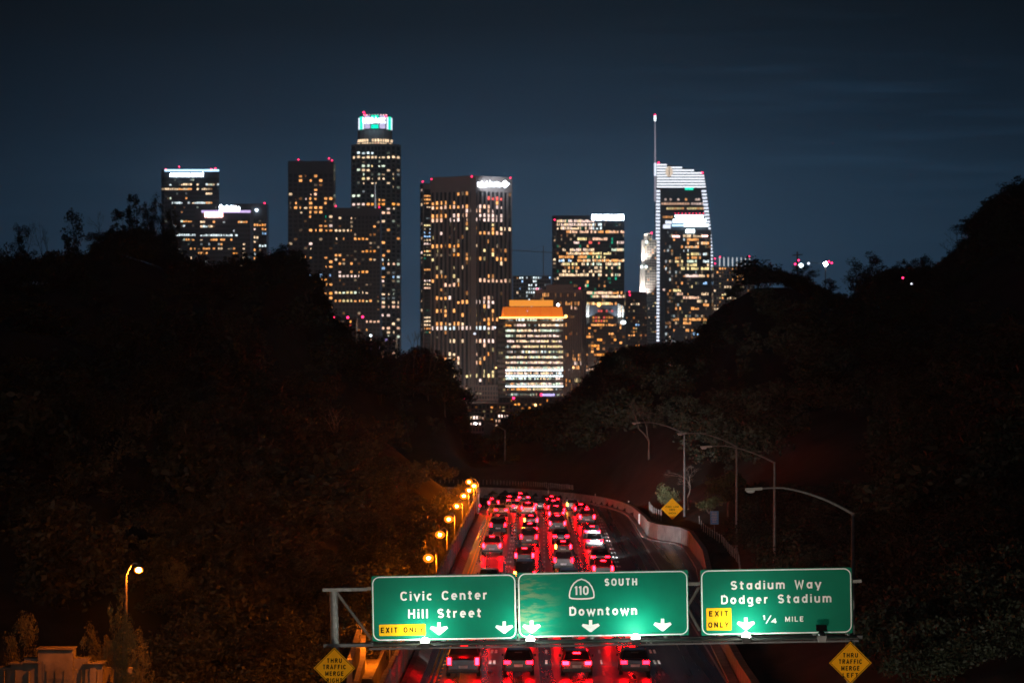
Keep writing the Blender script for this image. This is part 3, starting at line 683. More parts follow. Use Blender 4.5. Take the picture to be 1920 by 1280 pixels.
# ------------------------------------------------------------------ lower left: arched wall and the stepped parapets of the lower road
pd = 174.0
pt = thing('portal_wall', 'ornate stepped concrete wall top lit orange at the lower left', 'wall', (P(120, 1280, pd).x, pd, 0)); bx = pt.location.x
def X_(px): return (px-960)*pd/F-bx
def Z_(py): return CAMZ-(py-695)*pd/F
for nm, blocks in (('wall', [(-30, 48, 1249, .5), (45, 78, 1241, .62), (48, 168, 1232, .5), (75, 140, 1216, .75), (163, 196, 1243, .72), (195, 250, 1251, .45)]), ('pilaster', [(24, 46, 1243, .66), (140, 147, 1252, .6), (68, 75, 1250, .6), (172, 184, 1249, .84)])):
    for (a, b, top, dep) in blocks:
        mb = MB(); mb.box(X_(a), X_(b), -dep, .5+dep*.1, -3.5, Z_(top)); mb.build(nm, M['oldconcrete'], pt)
for (a, b, top) in ((72, 142, 1214.5), (160, 198, 1241.5), (44, 79, 1239.5), (20, 48, 1241.8)):
    mb = MB(); mb.box(X_(a), X_(b), -.9, .7, Z_(top)+.003, Z_(top-2.2)); mb.build('coping', M['oldconcrete'], pt)
mb = MB(); mb.box(X_(84), X_(133), -.78, -.752, Z_(1272), Z_(1236)); mb.box(X_(88), X_(129), -.80, -.782, Z_(1269), Z_(1240)); mb.build('relief_panel', M['oldconcrete'], pt)

for px in (12, 33, 58, 92, 108, 124, 156, 186, 210, 232):
    mb = MB(); mb.box(X_(px)-.012, X_(px)+.012, -.86, -.40, -3, Z_(1253)); mb.build('buttress', M['oldconcrete'], pt)
def sidewall(name, label, pts, th, zb, m=M['concrete']):
    """a wall seen from its end: pts = list of (px, py, d) along its top"""
    o = thing(name, label, 'wall', P(*pts[0])); b0 = o.location
    for (a, b) in zip(pts[:-1], pts[1:]):
        A = P(*a)-b0; B = P(*b)-b0; mb = MB(); zb_ = zb-b0.z
        mb.hexa([(A.x-th, A.y, zb_), (A.x, A.y, zb_), (B.x, B.y, zb_), (B.x-th, B.y, zb_), (A.x-th, A.y, A.z), (A.x, A.y, A.z), (B.x, B.y, B.z), (B.x-th, B.y, B.z)])
        mb.build('segment', m, o)
    return o
sidewall('ramp_wall', 'orange lit ramp wall rising behind the left end of the gantry', [(661, 1236, 188), (671, 1206, 197), (681, 1168, 210), (687, 1163, 214)], .35, -3.4)
sidewall('ramp_wall', 'orange lit lower ramp wall beside the left diamond sign', [(672, 1276, 176), (684, 1236, 184), (686, 1190, 192)], .28, -3.4)
sidewall('ramp_wall', 'dark ramp wall between the two orange lit strips', [(699, 1268, 181), (724, 1213, 200)], .22, -3.4)
sidewall('ramp_wall', 'orange lit narrow wall closest to the dark steel parapet', [(725, 1279, 180), (741, 1243, 190), (751, 1214, 200)], .2, -3.4)
sl = MB(); a = [P(684, 1235, 193), P(709, 1235, 193), P(697, 1272, 180), P(668, 1272, 180)]
sl.hexa([*(p-Vector((0, 0, .3)) for p in (a[3], a[2], a[1], a[0])), a[3], a[2], a[1], a[0]])
tag(sl.build('ramp_slab', M['concrete']), 'sloped orange lit concrete slab between the ramp walls', 'slab')
lp2 = MB(); lp2.quad((-8.35+TILT*150, 150, -3.15), (-8.35+TILT*400, 400, -3.15), (-10.9+TILT*400, 400, -3.15), (-10.9+TILT*150, 150, -3.15)); lp2.build('lower_path', M['concrete'], kind='structure')

# ------------------------------------------------------------------ vegetation
def leaf_cloud(rng, centres, radii, per, size):
    c = np.repeat(np.array(centres), per, 0); r = np.repeat(np.array(radii), per)
    d = rng.normal(size=(len(c), 3)); d /= np.linalg.norm(d, axis=1)[:, None]
    p = c+d*(r*rng.random(len(c))**.45)[:, None]*np.array([1, 1, .85])
    a = rng.normal(size=(len(c), 3)); a /= np.linalg.norm(a, axis=1)[:, None]
    b = rng.normal(size=(len(c), 3)); b -= a*(a*b).sum(1)[:, None]; b /= np.linalg.norm(b, axis=1)[:, None]
    s = (size*(.6+.8*rng.random(len(c))))[:, None]
    return np.stack([p-a*s, p-b*s*.55, p+a*s, p+b*s*.55], 1).reshape(-1, 3)
def quads_mesh(name, v, m):
    n = len(v)//4; me = bpy.data.meshes.new(name); me.vertices.add(len(v)); me.vertices.foreach_set('co', v.astype(np.float32).ravel())
    me.loops.add(n*4); me.loops.foreach_set('vertex_index', np.arange(n*4, dtype=np.int32)); me.polygons.add(n)
    me.polygons.foreach_set('loop_start', np.arange(0, n*4, 4, dtype=np.int32)); me.materials.append(m); me.update(calc_edges=True); return me
def limbs(mb, rng, tips, fork, r0, lean=(0, 0)):
    top = Vector((lean[0], lean[1], fork)); mid = Vector((lean[0]*.4+rng.normal()*.01, lean[1]*.4, fork*.5))
    mb.tube([(0, 0, -.03), mid, top], [r0*1.25, r0, r0*.8], 6)
    for tp in tips:
        tp = Vector(tp); m1 = top.lerp(tp, .5)+Vector((rng.normal()*.025, rng.normal()*.025, -.02)); mb.tube([top, m1, tp], [r0*.55, r0*.35, r0*.1], 4, False)
def make_tree(kind, seed):
    rng = np.random.default_rng(seed); cs = []; rs = []
    if kind == 'round':
        for _ in range(46):
            d = rng.normal(size=3); d /= np.linalg.norm(d); k = rng.random()**.4
            cs.append((d[0]*.34*k, d[1]*.34*k, .60+d[2]*.28*k)); rs.append(.07+.06*rng.random())
        per, size, fork = 46, .020, .3
    elif kind == 'oval':
        for _ in range(34):
            z = .2+.75*rng.random(); k = .17*math.sin(math.pi*min(1, max(.12, (z-.1)/.95)))**.6; a = rng.random()*6.28; q_ = rng.random()**.5
            cs.append((k*q_*math.cos(a), k*q_*math.sin(a), z)); rs.append(.05+.045*rng.random())
        per, size, fork = 50, .017, .25
    elif kind == 'tall':
        for g_ in range(6):
            a = rng.random()*6.28; k = .08+.16*rng.random(); z = .5+.45*rng.random()
            for _ in range(5): cs.append((k*math.cos(a)+rng.normal()*.045, k*math.sin(a)+rng.normal()*.045, min(.96, z+rng.normal()*.06))); rs.append(.045+.035*rng.random())
        per, size, fork = 46, .016, .35
    elif kind == 'shrub':
        for _ in range(26):
            d = rng.normal(size=3); d /= np.linalg.norm(d); k = rng.random()**.4
            cs.append((d[0]*.5*k, d[1]*.5*k, .5+abs(d[2])*.42*k-.2*rng.random())); rs.append(.12+.1*rng.random())
        per, size, fork = 56, .034, .1
    elif kind == 'fine':
        for _ in range(52):
            d = rng.normal(size=3); d /= np.linalg.norm(d); k = rng.random()**.45
            cs.append((d[0]*.30*k, d[1]*.30*k, .58+d[2]*.36*k)); rs.append(.05+.06*rng.random())
        per, size, fork = 110, .0105, .3
    elif kind == 'bare':
        mb = MB()
        def grow(p, d, l, r, n):
            e = p+d*l; mid = p+d*l*.5+Vector(rng.normal(size=3)*l*.05); mb.tube([p, mid, e], [r, r*.85, r*.65], 5 if n > 2 else 3, False)
            if n == 0: return
            for _ in range(2 if n > 3 else 3):
                nd = (d+Vector(rng.normal(size=3)*.42)+Vector((0, 0, .12))).normalized(); grow(e, nd, l*(.62+.2*rng.random()), r*.6, n-1)
        grow(Vector((0, 0, -.02)), Vector((rng.normal()*.06, 0, 1)).normalized(), .30, .016, 5)
        return mb.mesh('branches', M['bark']), None
    mb = MB(); tips = [c for c in cs[::3]]; limbs(mb, rng, tips[:14], fork, .018 if kind != 'oval' else .014, (rng.normal()*.03, rng.normal()*.03))
    return mb.mesh('trunk', M['bark']), leaf_cloud(rng, cs, rs, per, size)
PROTO = {}
for k, n in (('round', 4), ('oval', 3), ('tall', 3), ('shrub', 3), ('bare', 3), ('fine', 3)): PROTO[k] = [make_tree(k, 100+i*7+len(k)) for i in range(n)]
CROWN = {}
def crown_mesh(kind, i, m):
    key = (kind, i, m.name)
    if key not in CROWN: CROWN[key] = quads_mesh('crown', PROTO[kind][i][1], m)
    return CROWN[key]
def plant(kind, i, x, y, z, h, label, wid=1.0, m=None, name=None, group=None, rz=None, barkm=None):
    m = m or M['leaf']; nm = name or {'bare': 'bare_tree', 'shrub': 'shrub', 'oval': 'slender_tree', 'tall': 'tall_tree', 'round': 'broad_tree', 'fine': 'leafy_tree'}[kind]
    o = thing(nm, label, 'shrub' if kind == 'shrub' else 'tree', (x, y, z), random.random()*6.28 if rz is None else rz, group); o.scale = (h*wid, h*wid, h)
    tr, cr_ = PROTO[kind][i % len(PROTO[kind])]
    if barkm: tr = tr.copy(); tr.materials[0] = barkm
    a = bpy.data.objects.new('branches' if kind == 'bare' else 'trunk', tr); COL.objects.link(a); a.parent = o
    if cr_ is not None: b = bpy.data.objects.new('crown', crown_mesh(kind, i % len(PROTO[kind]), m)); COL.objects.link(b); b.parent = o
    return o
def plant_px(kind, i, px, pytop, d, label, widpx=None, **kw):
    """tree whose top is at photo pixel (px, pytop) at distance d, rooted on the terrain"""
    p = P(px, pytop, d); z = terrain(p.x, d); h = max(1.0, p.z-z)
    span = {'round': .78, 'oval': .44, 'tall': .6, 'shrub': 1.15, 'bare': .7, 'fine': .66}[kind]; wid = 1.0
    if widpx: wid = widpx*d/F/(span*h)
    return plant(kind, i, p.x, d, z-.1, h+.1, label, wid, **kw)
# hill woods: one mass each side, kept under the photo's skyline
def wood(name, label, xr, n, seed, yr=None, hr=None, over=1.0):
    rng = np.random.default_rng(seed); parts = []
    k = 0; tries = 0; px_left = xr[0] < 0
    while k < n and tries < n*30:
        tries += 1
        y = rng.uniform(190 if px_left else 225, 640) if rng.random() < .75 else rng.uniform(560, 625); px = rng.uniform(*xr); x = (px-960)*y/F
        if yr: y = rng.uniform(*yr); px = rng.uniform(*xr); x = (px-960)*y/F
        z = terrain(x, y)
        if z < (.4 if not yr else -3.0): continue
        x0 = x-TILT*y
        if y < 392 and ((-13.5 if not yr else -11.6) < x0 < 17.5): continue
        if y >= 392 and ((x-CX)/31)**2+((y-YC)/86)**2 < 1 and x > CX-2: continue
        if CX-28 < x < CX and y < YC+80 and y > 398: continue
        ztop = CAMZ+(695-skyline(px))*y/F; room = ztop-z
        if y < 400 and (px < 700 or px > 1300): h = rng.uniform(5, 10)
        else: h = rng.uniform(5, 9.5)
        if hr: h = rng.uniform(*hr)
        h = min(h, room*over*(1 if over == 1 else rng.uniform(.7, 1)))
        # keep sight lines to lamps, poles and signs on the slope
        pyt = 695+(CAMZ-z-h)*F/y
        if not yr and y < 360 and 1180 < px < 1640 and pyt < 1000: continue
        if yr and 1180 < px < 1640 and ((px < 1400 and pyt < 1010) or pyt < 890): continue
        if 690 < px < 905 and pyt > 850 and y < 400: pass
        if 690 < px < 915 and y > 398 and pyt < 780: pass
        if h < 1.5: continue
        kind = ['round', 'round', 'shrub', 'oval', 'tall'][rng.integers(5)] if h > 4 else 'shrub'
        v = PROTO[kind][rng.integers(len(PROTO[kind]))][1].reshape(-1, 4, 3); v = v[rng.random(len(v)) < .8].reshape(-1, 3)
        a = rng.random()*6.28; R = np.array([[math.cos(a), -math.sin(a), 0], [math.sin(a), math.cos(a), 0], [0, 0, 1]])
        parts.append((v@R.T)*np.array([h*1.15, h*1.15, h])+np.array([x, y, z-.2])); k += 1
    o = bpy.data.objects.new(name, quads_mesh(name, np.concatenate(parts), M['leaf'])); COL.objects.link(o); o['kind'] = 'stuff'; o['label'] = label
wood('woodland', 'dark wooded hillside left of the freeway', (-60, 860), 470, 5)
wood('woodland', 'dark wooded hillside right of the freeway', (1090, 1985), 380, 6)
wood('woodland', 'dark trees beyond the far wall of the bend', (850, 1110), 80, 7)
wood('woodland', 'dark scrub on the slope left of the orange lamps', (300, 890), 240, 9, (196, 396), (2.5, 5.5))
wood('woodland', 'dark scrub on the slope right of the fences', (1250, 1960), 420, 10, (205, 430), (1.6, 4.6))
wood('woodland', 'dark brush along the crest of the left hill', (-50, 860), 260, 12, (586, 614), (3.0, 10), 1.75)
wood('woodland', 'dark brush along the crest of the right hill', (1340, 1975), 230, 13, (586, 614), (3.0, 11), 1.8)
wood('woodland', 'dark brush along the low shoulder of the right hill', (1090, 1340), 90, 16, (586, 614), (2.5, 7), 1.25)
wood('woodland', 'dark thicket on the near right slope below the Stadium Way sign', (1560, 1990), 130, 14, (150, 218), (1.5, 4))
wood('woodland', 'dark thicket on the near left slope beside the gantry post', (300, 690), 150, 15, (176, 240), (1.5, 4))
# skyline trees
TL = 'trees on the left skyline'; TR = 'trees on the right skyline'
for (k, i, px, py, d, w_, lb) in (
    ('shrub', 0, 8, 452, 600, 50, 'low dark bush at the far left edge of the hill'), ('bare', 0, 52, 400, 600, 60, 'leafless twiggy tree near the left edge of the skyline'),
    ('fine', 0, 40, 410, 590, 46, 'thin leafy tree in front of the twiggy tree at the left edge'), ('bare', 1, 92, 405, 610, 60, 'leafless tree left of the slender oval tree'),
    ('oval', 0, 137, 388, 600, 50, 'slender oval tree standing alone on the left skyline'), ('bare', 2, 185, 392, 600, 46, 'leafless tree between the two oval trees'),
    ('oval', 1, 222, 385, 605, 40, 'shorter narrow tree just right of a leafless tree'), ('oval', 2, 250, 362, 600, 36, 'tall narrow tree with a dense crown on the left hill'),
    ('fine', 1, 286, 350, 600, 50, 'tallest open tree in front of the far left tower'), ('fine', 2, 324, 378, 602, 46, 'spreading tree with gaps overlapping the far left tower'),
    ('round', 0, 205, 428, 585, 110, 'broad dark tree under the narrow trees of the left hill'), ('shrub', 1, 365, 470, 585, 80, 'rounded bush below the far left tower'),
    ('round', 1, 415, 478, 590, 90, 'dark round tree below the tower with the pink sign'), ('round', 2, 520, 472, 560, 120, 'large dome shaped tree left of the two grey towers'),
    ('round', 3, 575, 520, 545, 90, 'dark tree in front of the foot of the left grey tower'), ('fine', 0, 655, 618, 520, 66, 'ragged tree in front of the small pink lit building'),
    ('fine', 2, 714, 622, 520, 60, 'ragged tree in front of the foot of the round crowned tower'), ('bare', 0, 775, 600, 515, 70, 'leafless tree before the gap left of the brown tower'),
    ('bare', 1, 803, 618, 500, 60, 'leafless tree before the corner of the brown tower'), ('fine', 1, 752, 645, 510, 50, 'small ragged tree before the gap of sky'),
    ('round', 0, 835, 686, 500, 60, 'dark round tree below the left corner of the brown tower')):
    plant_px(k, i, px, py, d, lb, w_, group=TL)
for (k, i, px, py, d, w_, lb) in (
    ('shrub', 1, 1422, 478, 590, 122, 'big round tree hiding the right side of the luminous fins building'), ('fine', 0, 1505, 492, 595, 64, 'open tree below the utility pole'),
    ('oval', 0, 1555, 520, 600, 44, 'dark tree right of the starry white light'), ('fine', 2, 1625, 468, 600, 96, 'spreading tree with sky showing through, right of the white light'),
    ('fine', 1, 1680, 482, 605, 80, 'rounded tree in the middle of the right skyline'), ('fine', 0, 1730, 470, 600, 62, 'tree with a layered top on the right skyline'),
    ('bare', 2, 1795, 425, 595, 74, 'leafless twiggy tree where the right hill climbs'), ('fine', 1, 1842, 398, 585, 110, 'dark tree on the steep part of the right hill'),
    ('fine', 0, 1872, 366, 590, 80, 'pointed tree near the right edge of the skyline'), ('fine', 2, 1912, 332, 585, 110, 'highest tree at the right edge of the picture'),
    ('round', 1, 1335, 585, 560, 80, 'dark tree at the foot of the sail shaped tower'), ('shrub', 0, 1260, 630, 560, 90, 'low bush line below the white striped tower'),
    ('round', 2, 1180, 640, 545, 90, 'dark tree below the white stepped tower'), ('tall', 1, 1130, 668, 540, 60, 'dark tree right of the dark tower with white uplights')):
    plant_px(k, i, px, py, d, lb, w_, group=TR)
# trees close to the road
plant_px('bare', 2, 1290, 868, 352, 'spreading leafless tree behind the yellow diamond sign', 96, barkm=M['palebark'], rz=.5)
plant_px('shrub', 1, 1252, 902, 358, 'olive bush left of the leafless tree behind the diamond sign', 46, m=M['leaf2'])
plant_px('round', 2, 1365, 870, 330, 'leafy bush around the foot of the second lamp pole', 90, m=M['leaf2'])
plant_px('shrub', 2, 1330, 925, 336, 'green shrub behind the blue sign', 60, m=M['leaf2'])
plant_px('shrub', 0, 940, 872, 474, 'purplish rounded bush at the foot of the lit far lamp', 48, m=M['leaf3'])
plant_px('oval', 1, 967, 868, 478, 'thin yellowish tree right of the rounded bush', 26, m=M['leaf2'])
plant_px('bare', 1, 1217, 738, 420, 'tall bare tree with a forked trunk above the fence', 90, barkm=M['bark'])
plant_px('bare', 0, 632, 742, 330, 'tall pale trunked bare tree on the dark left slope', 110, barkm=M['palebark'], rz=1.1)
plant_px('bare', 1, 480, 800, 320, 'slim bare tree left of the pale trunked tree', 80, barkm=M['palebark'])
plant_px('bare', 2, 1810, 760, 260, 'faint bare tree on the dark right slope', 160)
LS = 'shrubs lit by the orange lamps'
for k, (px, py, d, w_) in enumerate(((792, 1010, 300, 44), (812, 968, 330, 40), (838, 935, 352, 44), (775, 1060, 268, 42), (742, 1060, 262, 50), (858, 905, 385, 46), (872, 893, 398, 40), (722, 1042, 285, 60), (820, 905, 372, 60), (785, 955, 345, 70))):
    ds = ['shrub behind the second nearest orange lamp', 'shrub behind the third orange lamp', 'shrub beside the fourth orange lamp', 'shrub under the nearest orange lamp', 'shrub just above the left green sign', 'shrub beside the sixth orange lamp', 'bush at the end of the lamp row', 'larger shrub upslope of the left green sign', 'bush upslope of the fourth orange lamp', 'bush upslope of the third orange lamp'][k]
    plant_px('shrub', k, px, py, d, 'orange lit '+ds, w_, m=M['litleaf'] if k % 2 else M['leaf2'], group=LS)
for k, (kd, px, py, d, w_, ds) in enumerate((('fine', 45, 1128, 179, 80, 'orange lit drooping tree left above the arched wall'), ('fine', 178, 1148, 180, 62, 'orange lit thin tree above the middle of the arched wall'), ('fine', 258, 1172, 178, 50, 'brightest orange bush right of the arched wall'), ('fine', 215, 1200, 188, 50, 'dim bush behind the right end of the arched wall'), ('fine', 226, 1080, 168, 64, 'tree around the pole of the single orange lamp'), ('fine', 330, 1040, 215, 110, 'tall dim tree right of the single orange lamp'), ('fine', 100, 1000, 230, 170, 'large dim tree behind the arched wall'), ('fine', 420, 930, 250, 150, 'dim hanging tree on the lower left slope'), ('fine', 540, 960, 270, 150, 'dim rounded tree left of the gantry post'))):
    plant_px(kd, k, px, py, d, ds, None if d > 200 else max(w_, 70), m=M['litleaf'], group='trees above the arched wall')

# ------------------------------------------------------------------ downtown
COLS = {'o': (1.0, .42, .12), 'O': (1.0, .36, .06), 'w': (1.0, .70, .42), 'p': (1.0, .58, .38), 'P': (1.0, .72, .62), 'c': (.78, .92, .95), 'g': (.78, .92, .70), 'y': (1.0, .78, .35), 'b': (.35, .62, 1.0), 'G': (.0, .55, .30), 'r': (1, .12, .1), 'v': (.6, .45, 1)}
def tower(name, label, D, corners, ytop, ybot, faces, wall, crown=0, depth=40, beacons=(), cat='skyscraper', group='office towers of downtown'):
    """corners: (px, extra distance) of the visible edges left to right; faces: one dict per visible side"""
    pts = [P(px, ytop, D+dd) for px, dd in corners]; zt = pts[0].z; zb = -9.8
    o = thing(name, label, cat, ((pts[0].x+pts[-1].x)/2, D, zb), 0, group); org = o.location.copy()
    if len(pts) == 2: foot = [pts[0], pts[1], Vector((pts[1].x, pts[1].y+depth, 0)), Vector((pts[0].x, pts[0].y+depth, 0))]
    elif len(pts) == 3:
        back = pts[0]+pts[2]-pts[1]; foot = [pts[0], pts[1], pts[2], back]
    else:
        foot = list(pts)+[Vector((p.x, 2*max(q_.y for q_ in pts)+20-p.y, 0)) for p in reversed(pts)]
    b = MB(); b.prism([(p.x-org.x, p.y-org.y) for p in foot], 0, zt-zb-.4); b.build('body', M['glass'], o)
    fr = MB(); lit = MB(); rr = random.Random(len(label)*31+int(D))
    for fi, fc in enumerate(faces):
        if fc is None: continue
        A = pts[fi]-org; B = pts[fi+1]-org; A.z = B.z = 0; u = (B-A); Lf = u.length; u.normalize(); n = Vector((u.y, -u.x, 0))
        if n.y > 0: n = -n
        pa, pb = corners[fi][0], corners[fi+1][0]; dm = D+(corners[fi][1]+corners[fi+1][1])/2
        zz = lambda py: CAMZ-(py-695)*dm/F-zb
        nc = fc['n']; pit = fc['pitch']; y0 = fc.get('y0', ytop+crown); cw = Lf/nc; st = fc.get('style', 'grid')
        pier, span, pr, sr = {'grid': (.34, .36, .5, .35), 'rib': (.40, .0, .9, 0), 'band': (.10, .46, .25, .45), 'glass': (.07, .16, .2, .15)}[st]
        def bx(s0, s1, z0, z1, o0, o1):
            a = A+u*s0; c = A+u*s1; fr.hexa([a+n*o1+Vector((0, 0, z0)), c+n*o1+Vector((0, 0, z0)), c+n*o0+Vector((0, 0, z0)), a+n*o0+Vector((0, 0, z0)), a+n*o1+Vector((0, 0, z1)), c+n*o1+Vector((0, 0, z1)), c+n*o0+Vector((0, 0, z1)), a+n*o0+Vector((0, 0, z1))])
        if y0 > ytop: bx(-.1, Lf+.1, zz(y0), zt-zb, -.3, pr+.15)
        for i in range(nc+1):
            hw = cw*pier/2; bx(max(0, i*cw-hw), min(Lf, i*cw+hw), .2, zz(y0)-.02, -.1, pr)
        nr = int((ybot-y0)/pit)+1
        if span:
            for j in range(nr):
                zc_ = zz(y0+(j+1)*pit); hh = pit*dm/F*span/2; bx(.02, Lf-.02, zc_-hh, zc_+hh, -.1, sr)
        rows = {}
        for sp in fc.get('lit', ()): rows.setdefault(int((sp[0]-y0)/pit), []).append(sp)
        base = fc.get('p', .02); pal = fc.get('pal', 'ow')
        for j in range(nr):
            for i in range(nc):
                px = pa+(pb-pa)*(i+.5)/nc; hit = None
                for sp in rows.get(j, ()):
                    if sp[1]-1 <= px <= sp[2]+1 and rr.random() < sp[3]: hit = sp[4]
                k = 1.0
                if hit is None:
                    if rr.random() > base*1.6+.10: continue
                    hit = rr.choice(pal); k = rr.choice((.05, .07, .1, .14, .2, .3, .45, .9))  # faint picks also lend dim unlit panes a glow
                hit = rr.choice(hit); c = COLS[hit]; k *= rr.uniform(.65, 1.25)*fc.get('k', 1.0)
                full = rr.random() < .62; f0 = pier/2+.03+(0 if full else rr.uniform(0, .3)); f1 = 1-pier/2-.03-(0 if full else rr.uniform(0, .3))
                z1 = zz(y0+j*pit)-pit*dm/F*(span/2+.06); z0 = zz(y0+(j+1)*pit)+pit*dm/F*(max(span, .12)/2+.06)
                if rr.random() < .3: z1 -= (z1-z0)*rr.uniform(.1, .4)
                a = A+u*(i+f0)*cw+n*.06; c2 = A+u*(i+f1)*cw+n*.06
                lit.quad(a+Vector((0, 0, z0)), c2+Vector((0, 0, z0)), c2+Vector((0, 0, z1)), a+Vector((0, 0, z1)), tuple(x*k*1.75 for x in c))
    if fr.f: fr.build('facade_frame', wall, o)
    if lit.f: lit.build('lit_window', M['window'], o, 'stuff')
    if crown or True:
        ro = MB(); ro.prism([(p.x-org.x, p.y-org.y) for p in foot], zt-zb-.39, zt-zb); ro.build('roof', wall, o)
    for (bx_, by_) in beacons:
        p = P(bx_, by_, D-1)-org; r_ = .8*D/3300; mb = MB(); mb.ball(p, r_, r_, r_, 8, 5); bc = mb.build('beacon', M['red'], o)
        mb = MB(); mb.tube([(p.x, p.y+1.2, min(zt-zb-.1, p.z-.5)), (p.x, p.y+1.2, p.z)], .2, 5); mb.build('mast', M['darksteel'], bc)
    o['_zb'] = zb
    return o, org
def tp(org, px, py, d): return P(px, py, d)-org
def tpanel(o, org, name, px0, px1, py0, py1, D, m, th=.6, lift=1.0):
    a = tp(org, px0, py1, D); b = tp(org, px1, py0, D); mb = MB(); mb.box(a.x, b.x, a.y-lift-th, a.y-lift, a.z, b.z); return mb.build(name, m, o)
def tsign(o, org, s, px0, px1, base, cap, D, m, sw=.1, gap=.22, lift=1.3):
    a = tp(org, px0, base, D); b = tp(org, px1, base, D); sc = D/F
    f_ = lambda p, d_: (p[0], a.y-lift-d_*20, p[1])
    return text_mb(s, a.x, b.x, a.z, cap*sc, f_, sw, gap).build('sign_lettering', m, o)

# 1 far left tower
D = 3300
o, g_ = tower('office_tower', 'far left dark tower with a blue-white light strip along its roof', D, [(303, 6), (309, 0), (411, 0)], 318, 520, [dict(n=1, pitch=8.6, style='band', p=.03), dict(n=24, pitch=8.6, y0=333, style='band', p=.02, pal='owcg', k=.9, lit=[
 (345, 318, 324, .6, 'wc'), (345, 331, 358, .8, 'w'), (345, 369, 394, .5, 'wc'), (354, 309, 329, .8, 'w'), (354, 331, 358, .95, 'ow'), (354, 369, 393, .7, 'w'), (362, 378, 400, .85, 'w'), (371, 325, 340, .15, 'G'), (379, 320, 350, .5, 'c'), (379, 353, 388, .7, 'wc'), (379, 388, 397, 1, 'ow'),
 (418, 342, 360, .7, 'o'), (442, 323, 368, .85, 'c'), (450, 350, 366, .4, 'o'), (466, 355, 368, .8, 'o'), (482, 340, 368, .2, 'w'), (490, 335, 370, .9, 'cw'), (498, 345, 368, .6, 'o')])], M['towerD'], 15, 40,
 [(311, 317.5), (336, 313), (396, 317), (404, 315.5)])
tpanel(o, g_, 'light_strip', 309, 411, 318, 321.6, D, M['strip']); tsign(o, g_, 'nnnnnnnnnnnl', 319.5, 381, 331.5, 8, D, M['signwhite'], .14, .14)
# 2 lower building with the pink sign, and the block beside it
D = 3150
o, g_ = tower('office_tower', 'low dark tower with a lavender strip and pink sign on its roof', D, [(366, 0), (469, 0)], 394, 520, [dict(n=22, pitch=8.3, style='band', y0=412, p=.015, pal='owc', k=.9, lit=[
 (418, 378, 386, .8, 'w'), (418, 395, 404, .3, 'o'), (418, 446, 465, .8, 'ow'), (427, 375, 404, .8, 'cw'), (443, 375, 453, .65, 'c'), (450, 394, 445, .7, 'o'), (459, 410, 434, .5, 'o'), (467, 374, 404, .4, 'o'), (467, 411, 416, .9, 'w'), (467, 435, 440, .9, 'o'), (475, 374, 390, .9, 'o'), (475, 436, 446, 1, 'O'), (500, 441, 454, .9, 'wP'), (507, 418, 452, .5, 'c'),
 (459, 455, 459, 1, 'w'), (467, 455, 459, 1, 'w'), (475, 455, 459, 1, 'w'), (484, 455, 459, 1, 'w')])], M['towerD'], 18, 35)
tpanel(o, g_, 'light_strip', 378, 470, 394.5, 399, D, M['lavender']); tpanel(o, g_, 'sign_panel', 384, 418, 398, 407.5, D, M['signpink'], .6, 1.7)
tsign(o, g_, 'Deloitte', 412.5, 449.5, 396, 10.5, D, M['signwhite'], .13, .14, 2.2)
o, g_ = tower('office_tower', 'plain dark block with a single red beacon, right of the pink sign tower', 3400, [(440, 0), (500, 0)], 382, 520, [dict(n=12, pitch=7.8, y0=410, style='grid', p=.03, pal='owb', lit=[(418, 470, 482, .5, 'o'), (425, 474, 499, .85, 'oO'), (433, 470, 478, .8, 'P'), (433, 493, 499, 1, 'o'), (439, 470, 499, .5, 'bv'), (446, 474, 482, .9, 'w'), (462, 484, 499, .6, 'c'), (468, 470, 486, .6, 'o'), (476, 472, 488, .6, 'cw')])], M['towerA'], 26, 30, [(496, 381)])
mb = MB(); p = tp(g_, 481, 394, 3398); mb.ball(p, 1.2); mb.build('lamp', M['signwhite'], o)
# 3, 4 grey towers
D = 3350
o, g_ = tower('office_tower', 'tall plain grey tower with a blank top left of the round crowned tower', D, [(540, 0), (625, 0)], 302, 640, [dict(n=9, pitch=8.45, y0=326, p=.02, pal='ow', k=.95, lit=[
 (338, 560, 568, .9, 'o'), (338, 577, 587, .9, 'o'), (338, 597, 604, .9, 'o'), (353, 592, 604, .9, 'o'), (362, 545, 551, .8, 'w'), (362, 578, 594, .9, 'op'), (371, 552, 562, 1, 'o'), (371, 566, 574, 1, 'P'), (371, 582, 594, 1, 'o'), (371, 603, 624, 1, 'o'), (379, 552, 558, .8, 'o'), (379, 603, 613, 1, 'o'), (387, 552, 563, 1, 'o'), (387, 582, 608, 1, 'o'), (396, 553, 571, .5, 'wg'), (396, 576, 604, 1, 'o'), (403, 583, 623, .6, 'wo'), (410, 553, 610, .35, 'G'),
 (419, 586, 610, .8, 'o'), (419, 614, 624, 1, 'P'), (428, 553, 572, .4, 'w'), (428, 576, 624, 1, 'o'), (446, 605, 614, .6, 'o'), (461, 575, 583, .7, 'P'), (468, 553, 584, .5, 'w'), (486, 565, 587, .9, 'o'), (486, 605, 616, .9, 'o'), (494, 615, 626, 1, 'o'), (502, 604, 626, 1, 'o'), (518, 576, 626, .4, 'bw'), (527, 574, 617, 1, 'oO'), (535, 574, 627, 1, 'oO'), (544, 574, 600, .5, 'o'), (551, 574, 627, 1, 'oO'), (560, 615, 627, .9, 'o'), (576, 603, 627, .6, 'o')])], M['towerA'], 24, 45, [(559.5, 299.5), (617, 297), (622.5, 301)])
D = 3200
